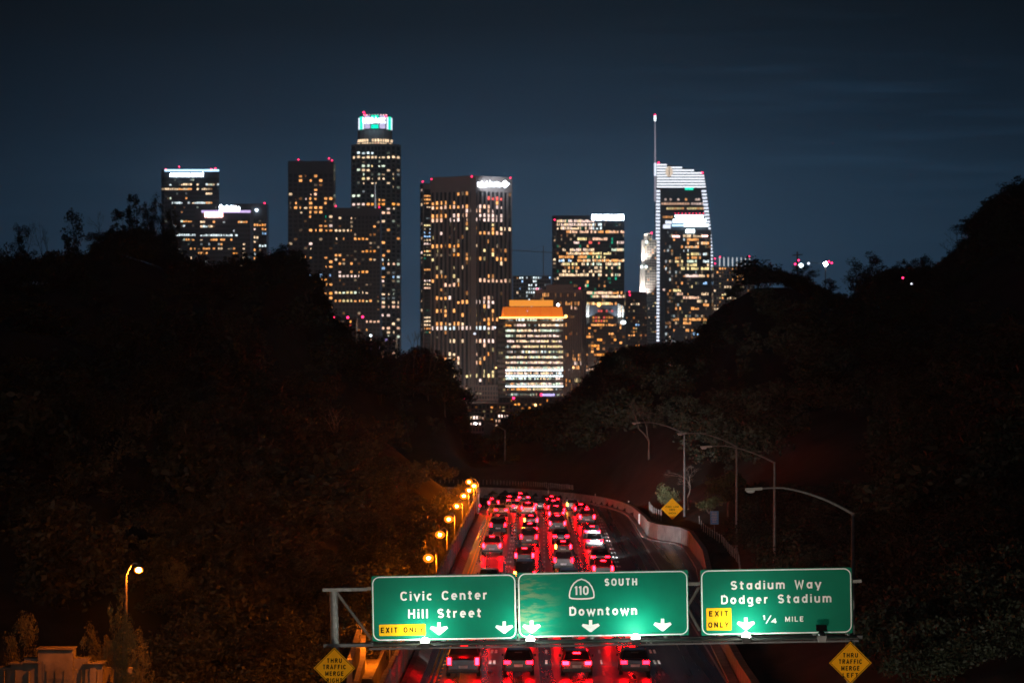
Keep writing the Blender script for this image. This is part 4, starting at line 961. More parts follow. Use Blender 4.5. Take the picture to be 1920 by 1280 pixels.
o, g_ = tower('office_tower', 'shorter plain grey tower overlapping the round crowned tower', D, [(626.5, 0), (713, 0)], 390, 640, [dict(n=12, pitch=7.75, y0=405, p=.025, pal='ow', k=.9, lit=[
 (410, 632, 637, .5, 'w'), (410, 680, 690, .4, 'w'), (421, 668, 704, .35, 'o'), (430, 626, 664, .85, 'ow'), (445, 626, 632, .9, 'w'), (445, 640, 646, .9, 'o'), (445, 660, 692, 1, 'oO'), (470, 688, 713, .9, 'oO'), (477, 626, 643, .7, 'o'), (485, 626, 706, .4, 'wop'), (493, 626, 660, .4, 'o'), (508, 626, 643, .6, 'P'), (508, 653, 698, .85, 'oO'), (516, 634, 684, .95, 'Pp'), (547, 634, 680, 1, 'gy'), (547, 680, 692, .8, 'w'), (563.5, 626, 713, .95, 'oy'), (571, 640, 650, .4, 'w'), (587, 662, 686, .7, 'o'), (603, 686, 713, 1, 'p'), (611, 660, 690, .3, 'p')])], M['towerA'], 15, 40, [(629.5, 386.5), (711, 388.5)])
mb = MB(); a = tp(g_, 704, 391, D); b = tp(g_, 703.5, 344, D); mb.tube([a, b], [.9, .25], 6); mb.build('antenna', glow('antenna_glow', (.75, .8, .85), .35), o)
# 5 round tower with the lit crown
D = 3550
US = [(295, 662, 750, .85, 'w'), (287, 667, 700, .5, 'c'), (309, 668, 732, .6, 'yg'), (317, 668, 672, 1, 'g'), (317, 680, 692, 1, 'w'), (317, 726, 732, 1, 'w'), (325, 674, 682, .7, 'g'), (325, 715, 732, .3, 'G'), (332, 674, 738, .7, 'wy'), (340, 674, 682, 1, 'w'), (340, 698, 708, .9, 'w'), (340, 726, 732, .9, 'w'), (301, 665, 672, .5, 'G'), (364, 662, 700, .4, 'wg'), (371, 672, 727, .75, 'o'), (379, 664, 750, .85, 'oO'), (385, 664, 682, .9, 'P'), (385, 700, 726, .4, 'G'),
      (394, 714, 742, .6, 'wP'), (401, 710, 728, 1, 'p'), (416, 712, 724, .6, 'w'), (424, 713, 730, .4, 'g'), (431, 726, 734, .8, 'o'), (446, 745, 751, .5, 'o'), (455, 713, 726, .5, 'o'), (471, 720, 728, 1, 'o'), (478, 713, 726, .8, 'o'), (486, 713, 718, .8, 'c'), (494, 713, 745, .7, 'po'), (502, 713, 735, .4, 'b'), (517, 713, 720, .9, 'o'), (517, 727, 746, .5, 'cb'), (525, 718, 730, .7, 'P'), (547, 713, 733, .9, 'w'), (547, 748, 755, .6, 'g'), (569, 713, 748, .8, 'wP'), (577, 713, 748, .95, 'p'), (585, 722, 735, .6, 'y'), (592, 713, 738, .85, 'P'), (608, 738, 746, .6, 'w'), (615, 713, 756, .9, 'op'), (623, 722, 742, .6, 'w'), (631, 724, 748, .9, 'g'), (639, 722, 748, .8, 'y')]
fa = lambda n: dict(n=n, pitch=8.0, y0=275, p=.03, pal='wgc', k=1.0, lit=US)
o, g_ = tower('office_tower', 'tallest tower with a round glowing white and green crown', D, [(659, 22), (677, 5), (695, 0), (714, 0), (733, 5), (751, 22)], 272, 660, [fa(2), fa(2), fa(3), fa(2), fa(2)], M['towerB'], 2, 30)
zt = P(0, 272, D).z-g_.z
mb = MB(); c0 = tp(g_, 703, 272, D+26); R_ = 32.5*D/F
ring = lambda r, n=20: [(c0.x+r*math.cos(2*math.pi*k/n), c0.y+r*math.sin(2*math.pi*k/n)) for k in range(n)]
mb.prism(ring(R_), zt-.2, tp(g_, 0, 243, D).z); mb.build('upper_drum', M['towerB'], o)
lw = MB(); rr = random.Random(5)
for row, py in enumerate((262.5, 269.5)):
    for k in range(20):
        a = math.pi+math.pi*(k+.5)/20; px_w = .085
        p0 = [(c0.x+(R_+.7)*math.cos(a+s), c0.y+(R_+.7)*math.sin(a+s)) for s in (-px_w*.60, px_w*.60)]; z = tp(g_, 0, py, D).z
        if rr.random() < .9:
            kk = rr.uniform(1.2, 2.4); c = tuple(x*kk for x in COLS[rr.choice('wwp')]); lw.quad((*p0[0], z-1.5), (*p0[1], z-1.5), (*p0[1], z+1.5), (*p0[0], z+1.5), c)
lw.build('lit_window', M['window'], o, 'stuff')
pr_ = MB(); pr_.prism(ring(R_*.92), tp(g_, 0, 243, D).z, tp(g_, 0, 214, D).z); pr_.build('crown_core', M['towerD'], o)
def crown_panel(px0, px1, py0, py1, m, r=R_+.2):
    a0 = math.acos(max(-1, min(1, (tp(g_, px0, 0, D).x-c0.x)/R_))); a1 = math.acos(max(-1, min(1, (tp(g_, px1, 0, D).x-c0.x)/R_)))
    mb = MB(); n = 5; z0 = tp(g_, 0, py1, D).z; z1 = tp(g_, 0, py0, D).z
    ar = [a0+(a1-a0)*k/n for k in range(n+1)]
    po = [(c0.x+r*math.cos(-a), c0.y+r*math.sin(-a)) for a in ar]; pi_ = [(c0.x+(r-1)*math.cos(-a), c0.y+(r-1)*math.sin(-a)) for a in ar]
    for k in range(n): mb.hexa([(*po[k], z0), (*po[k+1], z0), (*pi_[k+1], z0), (*pi_[k], z0), (*po[k], z1), (*po[k+1], z1), (*pi_[k+1], z1), (*pi_[k], z1)])
    mb.build('crown_panel', m, o)
for (a, b, c, e, m) in ((670.6, 672.6, 219, 241, 'ledwhite'), (673.6, 678.6, 217, 241, 'crowngreen'), (679, 681, 218, 241, 'ledwhite'), (683.5, 693, 216, 240, 'crownlav'), (695.5, 709, 215, 221, 'crowngreen'), (695.5, 709, 233, 240, 'crowngreen'), (711.5, 721.5, 216, 240, 'crownlav'), (725, 727, 218, 241, 'ledwhite'), (727.5, 731.8, 217, 241, 'crowngreen'), (732.8, 734.6, 219, 241, 'ledwhite')): crown_panel(a, b, c, e, M[m])
tsign(o, g_, 'USBANK', 681, 723, 232, 9.5, D, M['crownwhite'], .16, .1, 8)
for k in range(9):
    mb = MB(); a = tp(g_, 682+k*5.2, 214.5, D); mb.ball((a.x, a.y+10, a.z), .9); mb.build('crown_lamp', glow('pale_pink_glow', (1, .6, .65), 2), o)
for (x, y) in ((681.5, 210), (684, 215), (723, 217)):
    mb = MB(); a = tp(g_, x, y, D); mb.ball((a.x, a.y+8, a.z), 1.2); mb.build('beacon', M['red'], o)
# 6 brown ribbed tower and its slim neighbour
D = 3100
BL = [(363, 858, 874, .5, 'o'), (378, 808, 853, .75, 'o'), (388, 808, 886, .95, 'op'), (395, 866, 886, .7, 'P'), (404, 808, 842, .8, 'o'), (404, 852, 886, .75, 'pP'), (412, 808, 834, 1, 'p'), (412, 840, 886, .6, 'pP'), (428, 874, 882, .7, 'y'), (436, 826, 834, .9, 'P'), (436, 850, 858, .8, 'o'), (460, 810, 860, .95, 'oO'), (475, 848, 862, .9, 'O'), (483, 808, 820, .7, 'y'), (500, 850, 872, .3, 'y'), (515, 818, 828, .9, 'o'), (523, 812, 826, .6, 'o'), (531, 832, 862, .7, 'op'), (555, 836, 846, .9, 'P'), (562, 820, 865, .3, 'o'), (570, 860, 886, .8, 'o'), (579, 820, 855, .7, 'o'), (587, 822, 868, .4, 'o'), (603, 820, 872, .9, 'o'), (611, 838, 880, .4, 'w'), (618.5, 812, 886, .95, 'cP'), (642, 826, 886, .35, 'w'), (665, 846, 856, .7, 'w'), (675, 830, 874, .6, 'po'), (683, 832, 838, .8, 'w'), (705, 848, 886, .9, 'y')]
BR = [(363, 944, 952, .8, 'r'), (372, 905, 945, .5, 'r'), (378, 930, 945, .6, 'o'), (386, 890, 920, .98, 'Pp'), (386, 926, 944, .9, 'P'), (395, 888, 944, .85, 'Pp'), (404, 894, 945, .98, 'P'), (412, 888, 944, .95, 'P'), (420, 918, 926, .7, 'y'), (427, 920, 930, .8, 'o'), (427, 934, 958, .9, 'w'), (435, 896, 944, .95, 'po'), (458, 888, 905, .6, 'w'), (466, 904, 912, .6, 'y'), (474, 920, 942, .6, 'y'), (482, 888, 940, .5, 'o'), (490, 930, 944, .5, 'w'), (514, 890, 918, .6, 'o'), (530, 890, 953, 1, 'p'), (562, 904, 930, .8, 'p'), (570, 892, 930, .7, 'P'), (577, 905, 930, .8, 'Po'), (585, 922, 932, .9, 'o'), (602, 908, 938, .9, 'o'), (610, 914, 920, .9, 'O'), (618.5, 888, 926, .9, 'cP'), (642, 892, 924, .95, 'Pp'), (649, 902, 914, .5, 'p'), (665, 892, 900, .8, 'p'), (665, 916, 924, .9, 'O'), (674, 892, 920, .6, 'o'), (682, 892, 922, .6, 'po'), (697, 908, 924, .8, 'y'), (705, 892, 928, .8, 'y'), (711, 900, 915, .5, 'P')]
o, g_ = tower('office_tower', 'broad brown tower with vertical ribs and a white name sign at its top', D, [(808, 30), (888, 0), (959, 30)], 333, 725, [dict(n=10, pitch=8.1, y0=360, style='rib', p=.02, pal='oyw', lit=BL, k=1.1), dict(n=9, pitch=8.1, y0=360, style='rib', p=.025, pal='oyw', lit=BR, k=1.15)], M['towerC'], 27, 40, [(809, 336), (884.5, 331), (957, 333.5)])
mb = MB(); a = tp(g_, 882.5, 722, D); b = tp(g_, 893, 334, D); mb.box(a.x, b.x, a.y-1.6, a.y+1, a.z-20, b.z); mb.build('corner_pier', M['towerC'], o)
mb = MB(); a = tp(g_, 866, 333, D+30); b = tp(g_, 884, 329.5, D+30); mb.box(a.x, b.x, a.y, a.y+8, a.z, b.z); mb.build('roof_hut', M['darksteel'], o)
tsign(o, g_, 'Bank of America', 893, 938.5, 350.5, 9, D+8, M['signwhite'], .13, .13, 6)
mb = MB(); c = tp(g_, 947, 346, D+14); r_ = 7*D/F; mb.poly([(c.x-r_*1.15, c.y-7, c.z), (c.x, c.y-7, c.z-r_), (c.x+r_*1.15, c.y-7, c.z), (c.x, c.y-7, c.z+r_)]); mb.build('logo', M['signwhite'], o)
D = 3300
o, g_ = tower('office_tower', 'slim tower with a pale corner edge tight against the brown ribbed tower', D, [(788.5, 8), (793.5, 0), (809, 0)], 345, 660, [dict(n=1, pitch=9, y0=352, p=.15, pal='wP'), dict(n=3, pitch=6.9, y0=357, p=.08, pal='wcG', style='band', lit=[(365, 795, 808, 1, 'o'), (372, 795, 808, 1, 'o'), (380, 795, 808, .8, 'o'), (387, 795, 808, .6, 'w'), (424, 795, 808, .6, 'y'), (438, 795, 808, .9, 'b'), (445, 795, 808, .9, 'b'), (451, 795, 808, 1, 'w'), (458, 795, 808, 1, 'P'), (472, 795, 808, 1, 'oy'), (480, 795, 808, .9, 'y'), (502, 795, 808, .8, 'o'), (523, 795, 808, .9, 'P'), (530, 795, 808, .9, 'w'), (538, 795, 808, 1, 'p'), (594, 795, 808, .9, 'w'), (601, 795, 808, 1, 'w'), (609, 795, 808, 1, 'w'), (616, 795, 808, .7, 'o'), (622, 795, 808, .7, 'o')])], M['towerD'], 12, 40, [(792.5, 340.5)])
tpanel(o, g_, 'roof_cap', 794, 808.5, 345.5, 355, D, M['pale'], .6, .6); tpanel(o, g_, 'corner_edge', 792.6, 795.3, 346, 660, D, M['pale'], .8, .4)
# 7, 8 crane and the white lit grid block
D = 3600
o = thing('tower_crane', 'thin tower crane between the brown tower and the dark signed tower', 'crane', P(1019, 530, D)); b0 = o.location
q_ = lambda px, py: P(px, py, D)-b0
mb = MB(); mb.tube([(0, 0, -30), q_(1019, 461)], .55, 4); mb.build('mast', M['towerE'], o)
mb = MB(); mb.tube([q_(960, 469), q_(1036, 473.5)], .45, 4); mb.tube([q_(1019, 461), q_(985, 470.5)], .12, 3); mb.tube([q_(1019, 461), q_(1033, 473)], .12, 3); mb.build('jib', M['towerE'], o)
D = 3400
o, g_ = tower('apartment_block', 'pale gridded block dotted with cold white lights behind the orange crown', D, [(962, 0), (973, 0), (1033, 0)], 517, 600, [dict(n=2, pitch=7.0, p=.02), dict(n=14, pitch=6.9, p=.12, pal='cb', k=1.2, lit=[(520, 975, 980, .9, 'c'), (520, 994, 1012, .7, 'c'), (527, 990, 1008, .6, 'c'), (534, 990, 1006, .6, 'c'), (541, 990, 1012, .6, 'c'), (548, 990, 1006, .6, 'c'), (555, 990, 1004, .5, 'c')])], M['towerB'], 0, 30, (), 'building', 'smaller downtown buildings')
# 9 red brown ribbed building
D = 2900
o, g_ = tower('office_building', 'reddish brown building with fine vertical ribs behind the orange crown', D, [(1003, 4), (1090, 0), (1098, 10)], 543, 745, [dict(n=26, pitch=8, y0=549, style='rib', p=.015, pal='oO', k=.9, lit=[(549, 1018, 1030, .8, 'o'), (565, 1058, 1086, .5, 'oO'), (571, 1064, 1082, .5, 'o'), (578, 1072, 1082, .8, 'p'), (612, 1057, 1062, .9, 'o'), (634, 1062, 1068, .9, 'O'), (662, 1060, 1088, .5, 'oO'), (669, 1074, 1080, .9, 'o'), (676, 1074, 1088, .95, 'o'), (683, 1074, 1088, .7, 'P'), (690, 1072, 1090, .4, 'o'), (711, 1058, 1068, 1, 'O'), (711, 1078, 1088, .8, 'y')]), dict(n=2, pitch=8, style='rib', p=.03)], M['towerE'], 6, 40, [(1007, 541), (1087, 540.5)], 'building', 'smaller downtown buildings')
tpanel(o, g_, 'penthouse', 1025, 1075, 533.5, 543.2, D, M['towerE'], 10, -12)
# 10 building with the glowing orange crown
D = 2700
o, g_ = tower('office_building', 'white lit building with a glowing orange stepped crown, centre of the skyline', D, [(934, 14), (948, 0), (1055.5, 0)], 596, 745, [dict(n=3, pitch=9.9, y0=597, style='band', p=.05, pal='y'), dict(n=40, pitch=9.98, y0=594.5, style='band', p=.38, pal='cgw', k=1.15, lit=[
 (599, 968, 985, .7, 'c'), (599, 990, 1006, .7, 'g'), (599, 1034, 1054, 1, 'wc'), (608, 949, 960, .8, 'O'), (608, 968, 984, .7, 'P'), (608, 1010, 1034, .95, 'w'), (608, 1036, 1054, .9, 'wc'), (619, 948, 989, .95, 'wg'), (619, 990, 1013, .95, 'wP'), (619, 1013, 1042, .9, 'g'), (629, 948, 961, .85, 'g'), (629, 967, 988, .7, 'wp'), (629, 989, 1034, .9, 'wP'), (629, 1036, 1046, .8, 'P'), (639, 952, 963, .9, 'P'), (639, 967, 989, .8, 'wp'), (639, 994, 1052, .75, 'wyP'), (649, 950, 962, .8, 'b'), (649, 963, 987, .8, 'wp'), (649, 989, 1054, .9, 'yw'), (658, 955, 1054, .45, 'cPy'), (669, 948, 965, .98, 'gw'), (669, 968, 1013, .95, 'gyP'), (669, 1015, 1054, .95, 'gw'), (679, 948, 966, .95, 'wP'), (679, 969, 988, .9, 'pg'), (679, 989, 1055, .95, 'wP'), (688, 951, 989, .9, 'gw'), (688, 990, 1012, 1, 'wP'), (688, 1014, 1055, .85, 'wgP'), (699, 948, 989, .95, 'wP'), (699, 1000, 1036, .95, 'wP'), (699, 1036, 1055, .7, 'c'), (709, 948, 968, .95, 'gc'), (709, 970, 1012, .6, 'gc'), (709, 1013, 1034, .7, 'w'), (709, 1042, 1048, 1, 'P'), (719, 950, 968, .8, 'op'), (719, 968, 1055, .92, 'wgP'), (730, 951, 988, .7, 'oO'), (730, 988, 1037, .9, 'yw')])], M['towerD'], 0, 40, (), 'building', 'smaller downtown buildings')
for py in (693.7, 704.7, 724): tpanel(o, g_, 'light_strip', 948, 1055.5, py-1, py+1, D, M['crownwhite'], .3, .6)
for px in (967.5, 989, 1013, 1035.3): tpanel(o, g_, 'column', px-.5, px+.5, 596.5, 736, D, M['towerD'], .9, .45)
ec = [942.5, 946, 967, 989, 1013, 1034, 1054]; xb = [939, 945.5, 967, 989, 1013.5, 1034.5, 1056.5]
for k in range(6):
    a = tp(g_, xb[k]+.35, 594.5, D); b = tp(g_, xb[k+1]-.35, 594.5, D); c = tp(g_, ec[k+1]-.35, 575.5, D); e = tp(g_, ec[k]+.35, 575.5, D); y1 = -3 if k else 6; y0 = -3
    mb = MB(); mb.hexa([(a.x, y1, a.z), (b.x, y0, b.z), (b.x, 6, b.z), (a.x, 9, a.z), (e.x, y1+2, e.z), (c.x, y0+2, c.z), (c.x, 8, c.z), (e.x, 10, e.z)]); mb.build('crown_panel', M['amberpanel'], o)
tpanel(o, g_, 'glowing_cornice', 936, 1060.5, 594.6, 596.4, D, M['ambertrim'], 6, -2); tpanel(o, g_, 'crown_top', 955, 1037, 562.5, 573.6, D, M['ambertop'], 12, -14)  # cornice glows in place of uplights, brightening the panels from below
a = tp(g_, 1061, 593, D); mb = MB(); mb.ball((a.x, 0, a.z), 1.3); mb.build('crown_lamp', M['ambertrim'], o); mb = MB(); mb.ball((tp(g_, 1046.5, 571.5, D).x, 0, tp(g_, 0, 571.5, D).z), 1.1); mb.build('crown_lamp', M['signwhite'], o)
tpanel(o, g_, 'shop_sign', 1015, 1040, 738, 742, D, glow('violet_sign_glow', (.6, .5, 1), 1.6), .5, 1.2); tpanel(o, g_, 'shop_sign', 1013, 1017, 737.5, 742, D, M['red'], .5, 1.8)
# 11 dark signed tower
D = 3250
o, g_ = tower('office_tower', 'dark tower with a wide white name sign at its top right corner', D, [(1036, 10), (1044, 0), (1170.5, 0)], 405, 640, [dict(n=1, pitch=7.2, p=.15, pal='w'), dict(n=36, pitch=6.72, y0=411, style='glass', p=.02, pal='owG', lit=[
 (414, 1045, 1112, .97, 'wP'), (421, 1045, 1112, .97, 'wP'), (427, 1045, 1112, .95, 'wP'), (421, 1112, 1128, .8, 'c'), (427, 1112, 1128, .5, 'c'), (437, 1055, 1068, .5, 'o'), (437, 1068, 1117, .95, 'p'), (437, 1122, 1169, .85, 'po'), (448, 1082, 1098, .95, 'y'), (448, 1111, 1138, .95, 'p'), (455, 1076, 1086, .8, 'P'), (455, 1097, 1125, .4, 'r'), (455, 1156, 1169, 1, 'P'), (469, 1056, 1113, .92, 'wP'), (469, 1147, 1169, .8, 'wg'), (476, 1062, 1112, .95, 'wo'), (476, 1112, 1146, .75, 'y'), (483, 1048, 1108, .9, 'o'), (483, 1113, 1136, .7, 'yG'), (490, 1047, 1072, .8, 'bc'), (490, 1085, 1169, .95, 'ow'), (497, 1048, 1080, .8, 'wy'), (497, 1092, 1162, .75, 'wg'), (503, 1065, 1090, .5, 'o'), (503, 1115, 1162, .4, 'yw'), (509, 1052, 1126, .4, 'wG'), (517, 1049, 1102, .85, 'w'), (517, 1112, 1160, .6, 'wg'),
 (546, 1092, 1150, .97, 'pw'), (546, 1150, 1169, .5, 'o'), (551, 1110, 1114, .9, 'G'), (558.5, 1090, 1128, .6, 'w'), (558.5, 1128, 1170, .95, 'wP'), (566, 1092, 1156, .85, 'oy'), (573, 1160, 1168, .9, 'w'), (580, 1160, 1172, .9, 'w')])], M['towerD'], 6, 45, [(1040, 412)])
tsign(o, g_, 'HHHH HHHHHHHH', 1110.5, 1168.5, 412.6, 10, D, M['signwhite'], .14, .12)
# 12 dark building between white uplit fins
D = 2950
o, g_ = tower('office_building', 'dark building with white uplit fins on both shoulders and orange windows', D, [(1092, 0), (1172, 0)], 605, 760, [dict(n=15, pitch=5.6, y0=606, p=.05, pal='oO', style='glass', lit=[(606, 1110, 1147, .8, 'O'), (611, 1110, 1147, .8, 'oO'), (617, 1095, 1108, .7, 'O'), (617, 1155, 1170, .7, 'o'), (623, 1140, 1150, .9, 'o'), (628, 1098, 1106, .8, 'O'), (628, 1128, 1150, .6, 'o'), (634, 1122, 1136, .8, 'O'), (646, 1108, 1122, .9, 'O'), (651, 1118, 1130, .8, 'O'), (662, 1118, 1150, .6, 'O'), (675, 1130, 1142, .9, 'o'), (684, 1120, 1134, .8, 'p'), (690, 1093, 1116, .9, 'p')])], M['towerD'], 0, 35, (), 'building', 'smaller downtown buildings')
tpanel(o, g_, 'upper_block', 1106, 1158, 572, 605.2, D, M['towerD'], 18, -20)
for k, px in enumerate((1095, 1099, 1102.5, 1158.5, 1162, 1166.5)): tpanel(o, g_, 'fin', px, px+2.4, 568+abs(k-2.5)*2, 605, D, M['pale'], 3+k % 2, -4)
lw = MB(); rr = random.Random(8)
for py in (583, 595, 601.5):
    for px in range(1111, 1150, 5):
        if rr.random() < (.75 if py > 590 else .2): a = tp(g_, px, py+2, D); b = tp(g_, px+3.4, py-2, D); kk = rr.uniform(.5, 1.2); lw.quad((a.x, -.2, a.z), (b.x, -.2, a.z), (b.x, -.2, b.z), (a.x, -.2, b.z), tuple(x*kk for x in COLS[rr.choice('oOOr' if py > 590 else 'r')]))
lw.build('lit_window', M['window'], o, 'stuff')
for px in (1094, 1168):
    mb = MB(); a = tp(g_, px, 604.5, D); mb.ball((a.x, -7, a.z), 2.6, 1.2, 1.8); mb.build('uplight', M['crownwhite'], o)
    ld = bpy.data.lights.new('uplight', 'SPOT'); ld.energy = 26000; ld.spot_size = 1.7; ld.shadow_soft_size = .8; ld.color = (.85, .95, 1); lo = bpy.data.objects.new('uplight_beam', ld); COL.objects.link(lo); lo.parent = o; lo.location = (a.x+(3 if px < 1130 else -3), -9, a.z+3); lo.rotation_euler = (math.radians(150), 0, 0)
mb = MB(); a = tp(g_, 1122.5, 571.5, D); mb.ball((a.x, -6, a.z), 1.7); mb.build('crown_lamp', glow('orange_point_glow', (1, .5, .1), 8), o)
tower('office_building', 'small dark block with two stacked red lights left of the white stepped tower', 3100, [(1173, 0), (1213, 0)], 547, 700, [dict(n=9, pitch=6.5, y0=560, p=.10, pal='oOy', lit=[(569, 1184, 1200, .9, 'w'), (608, 1192, 1198, 1, 'b'), (615, 1180, 1190, .6, 'O'), (628, 1180, 1190, .9, 'o'), (650, 1190, 1203, .6, 'O')])], M['towerD'], 8, 30, [(1180, 547), (1181, 553)], 'building', 'smaller downtown buildings')
# 14 white floodlit stepped tower
D = 4000
o, g_ = tower('office_tower', 'pale floodlit stepped tower just left of the sail shaped tower', D, [(1199, 0), (1231, 0)], 563, 720, [dict(n=8, pitch=5.4, p=.12, pal='owy')], M['towerB'], 2, 30, (), 'skyscraper')
def stage(px0, px1, py0, py1, wpx, n):
    a = tp(g_, px0, py1, D); b = tp(g_, px1, py0, D); mb = MB(); mb.box(a.x, b.x, 1, 22, a.z, b.z); mb.build('stage', M['glass'], o)
    mb = MB(); mb.box(a.x-.3, tp(g_, px0+wpx, 0, D).x, -1.2, 1.2, a.z, b.z); mb.build('white_facing', M['pale'], o)
    fr = MB(); w_ = (b.x-a.x)
    for k in range(n+1): fr.box(a.x+w_*k/n-.35, a.x+w_*k/n+.35, -.4, 1.1, a.z, b.z)
    nz_ = int((py1-py0)/5)
    for k in range(nz_+1): z = a.z+(b.z-a.z)*k/nz_; fr.box(a.x, b.x, -.2, 1.05, z-.5, z+.5)
    fr.build('facade_frame', M['pale'], o)
    lw = MB()
    for k in range(nz_):
        for c in range(n):
            if rr.random() < .16:
                x = a.x+w_*c/n; z = a.z+(b.z-a.z)*k/nz_; kk = rr.uniform(.6, 1.2); lw.quad((x+.5, .8, z+.7), (x+w_/n-.5, .8, z+.7), (x+w_/n-.5, .8, z+2.6), (x+.5, .8, z+2.6), tuple(v*kk for v in COLS[rr.choice('woy')]))
    if lw.f: lw.build('lit_window', M['window'], o, 'stuff')
stage(1208, 1222, 438, 451, 6, 3); stage(1203.5, 1231, 451, 496, 5.5, 6); stage(1200.5, 1231, 496, 563, 9, 7)
for (px, py, e, lx) in ((1200, 566, 160000, 0), (1208, 566, 140000, 0), (1203, 499, 110000, 0), (1211, 499, 70000, 0), (1212, 453, 40000, 0)):
    a = tp(g_, px, py, D); mb = MB(); mb.ball((a.x, -6, a.z-1), 1.6); mb.build('uplight', M['crownwhite'], o)
    ld = bpy.data.lights.new('uplight', 'SPOT'); ld.energy = e; ld.spot_size = 1.3; ld.shadow_soft_size = .8; ld.color = (1, .9, .82); lo = bpy.data.objects.new('uplight_beam', ld); COL.objects.link(lo); lo.parent = o; lo.location = (a.x, -9, a.z+1); lo.rotation_euler = (math.radians(166), 0, 0)
mb = MB(); a = tp(g_, 1222, 437, D); mb.ball((a.x, 0, a.z), 1.2); mb.build('beacon', M['red'], o)
# 15 sail shaped tower with spire
D = 4100
edge = lambda py: 1320+17*(1-((480-min(480, max(325, py)))/155.)**1.35) if py < 480 else 1337
o = thing('office_tower', 'sail shaped tower with white striped top, lit edges and a thin spire', 'skyscraper', P(1280, 695, D), 0, 'office towers of downtown'); g_ = o.location.copy(); o.location.z = -9.8; g_.z = -9.8
outl = [(1230, 700), (1230, 307), (1246, 308), (1270, 312), (1294, 317), (1312, 322), (1320, 326)]+[(edge(y), y) for y in range(335, 490, 12)]+[(1337, 700)]
mb = MB(); pts = [tp(g_, *p, D) for p in outl]; n = len(pts); mb.v += [(p.x, 0, p.z) for p in pts]+[(p.x, 34, p.z) for p in pts]; mb.f += [tuple(range(n))[::-1], tuple(range(n, 2*n))]+[(i, (i+1) % n, n+(i+1) % n, n+i) for i in range(n)]; mb.c += [None]*(n+2); mb.build('body', M['glass'], o)
def topx(py):
    for (a, ya), (b, yb) in zip(outl[1:6], outl[2:7]):
        if ya <= py <= yb: return a+(b-a)*(py-ya)/(yb-ya)
    return edge(py)
for k in range(9):
    py = 309.3+k*5.13; tpanel(o, g_, 'crown_stripe', 1231.5, max(1238, topx(py-.5)-.4), py-1.5, py+1.5, D, M['stripewhite'], .5, .3)
for k in range(45):
    py = 358.5+k*6.35
    tpanel(o, g_, 'edge_light', 1230-k*.04, 1237.8-k*.04, py-2, py+2, D, M['ledwhite'], .5, .3)
    if py < 505: w_ = 9.5 if py < 430 else 5; tpanel(o, g_, 'edge_light', edge(py)-w_, edge(py)-.6, py-1.9, py+1.9, D, M['ledwhite'], .5, .3)
mb = MB(); c = tp(g_, 1254.5, 322, D); ring_ = [(c.x+7.2*D/F*math.cos(a), -1.6, c.z+9.8*D/F*math.sin(a)) for a in np.linspace(0, 2*math.pi, 24, endpoint=False)]; mb.poly(ring_); mb.build('emblem', glow('emblem_glow', (1, .8, .62), 1.0), o)
tpanel(o, g_, 'mullion', 1254, 1255.2, 314, 330, D, M['pale'], .2, 1.8)
mb = MB(); a = tp(g_, 1228.6, 378, D); b = tp(g_, 1228.2, 222, D); mb.tube([(a.x, -1, a.z), (b.x, -1, b.z)], [1.6, .5], 8); mb.build('spire', glow('spire_glow', (.62, .58, .72), .55), o)
mb = MB(); a = tp(g_, 1228.4, 330, D); b = tp(g_, 1228.4, 306, D); mb.tube([(a.x, -2.4, a.z), (b.x, -2.4, b.z)], 1.5, 8); mb.build('spire_base', M['ledwhite'], o)
mb = MB(); a = tp(g_, 1228.2, 227, D); b = tp(g_, 1228.2, 217, D); mb.tube([(a.x, -1, a.z), (b.x, -1, b.z)], 1.2, 8); mb.build('spire_tip', M['crownwhite'], o)
for (x, y) in ((1228.2, 216), (1235, 305.5), (1317, 324)): mb = MB(); mb.ball(tp(g_, x, y, D-3), 1.3); mb.build('beacon', M['red'], o)
tpanel(o, g_, 'roof_sign', 1284, 1300, 352, 356.5, D, M['crowngreen'], .5, .4)
lw = MB(); rr = random.Random(4)
for (py, x0, x1, dn, cs_) in ((374, 1246, 1312, .3, 'oP'), (382, 1240, 1292, .95, 'p'), (382, 1296, 1318, .8, 'P'), (391, 1240, 1318, .8, 'yo'), (407, 1243, 1258, .8, 'o'), (500, 1240, 1250, .3, 'o'), (420, 1240, 1246, .4, 'w'), (543, 1238, 1245, .8, 'P'), (470, 1240, 1246, .3, 'p'), (580, 1240, 1247, .3, 'o'), (610, 1240, 1250, .3, 'o')):
    px = x0
    while px < x1:
        if rr.random() < dn: a = tp(g_, px, py+2, D); b = tp(g_, px+4, py-2, D); kk = rr.uniform(.6, 1.2); lw.quad((a.x, -.1, a.z), (b.x, -.1, a.z), (b.x, -.1, b.z), (a.x, -.1, b.z), tuple(v*kk for v in COLS[rr.choice(cs_)]))
        px += 4.8
lw.build('lit_window', M['window'], o, 'stuff')
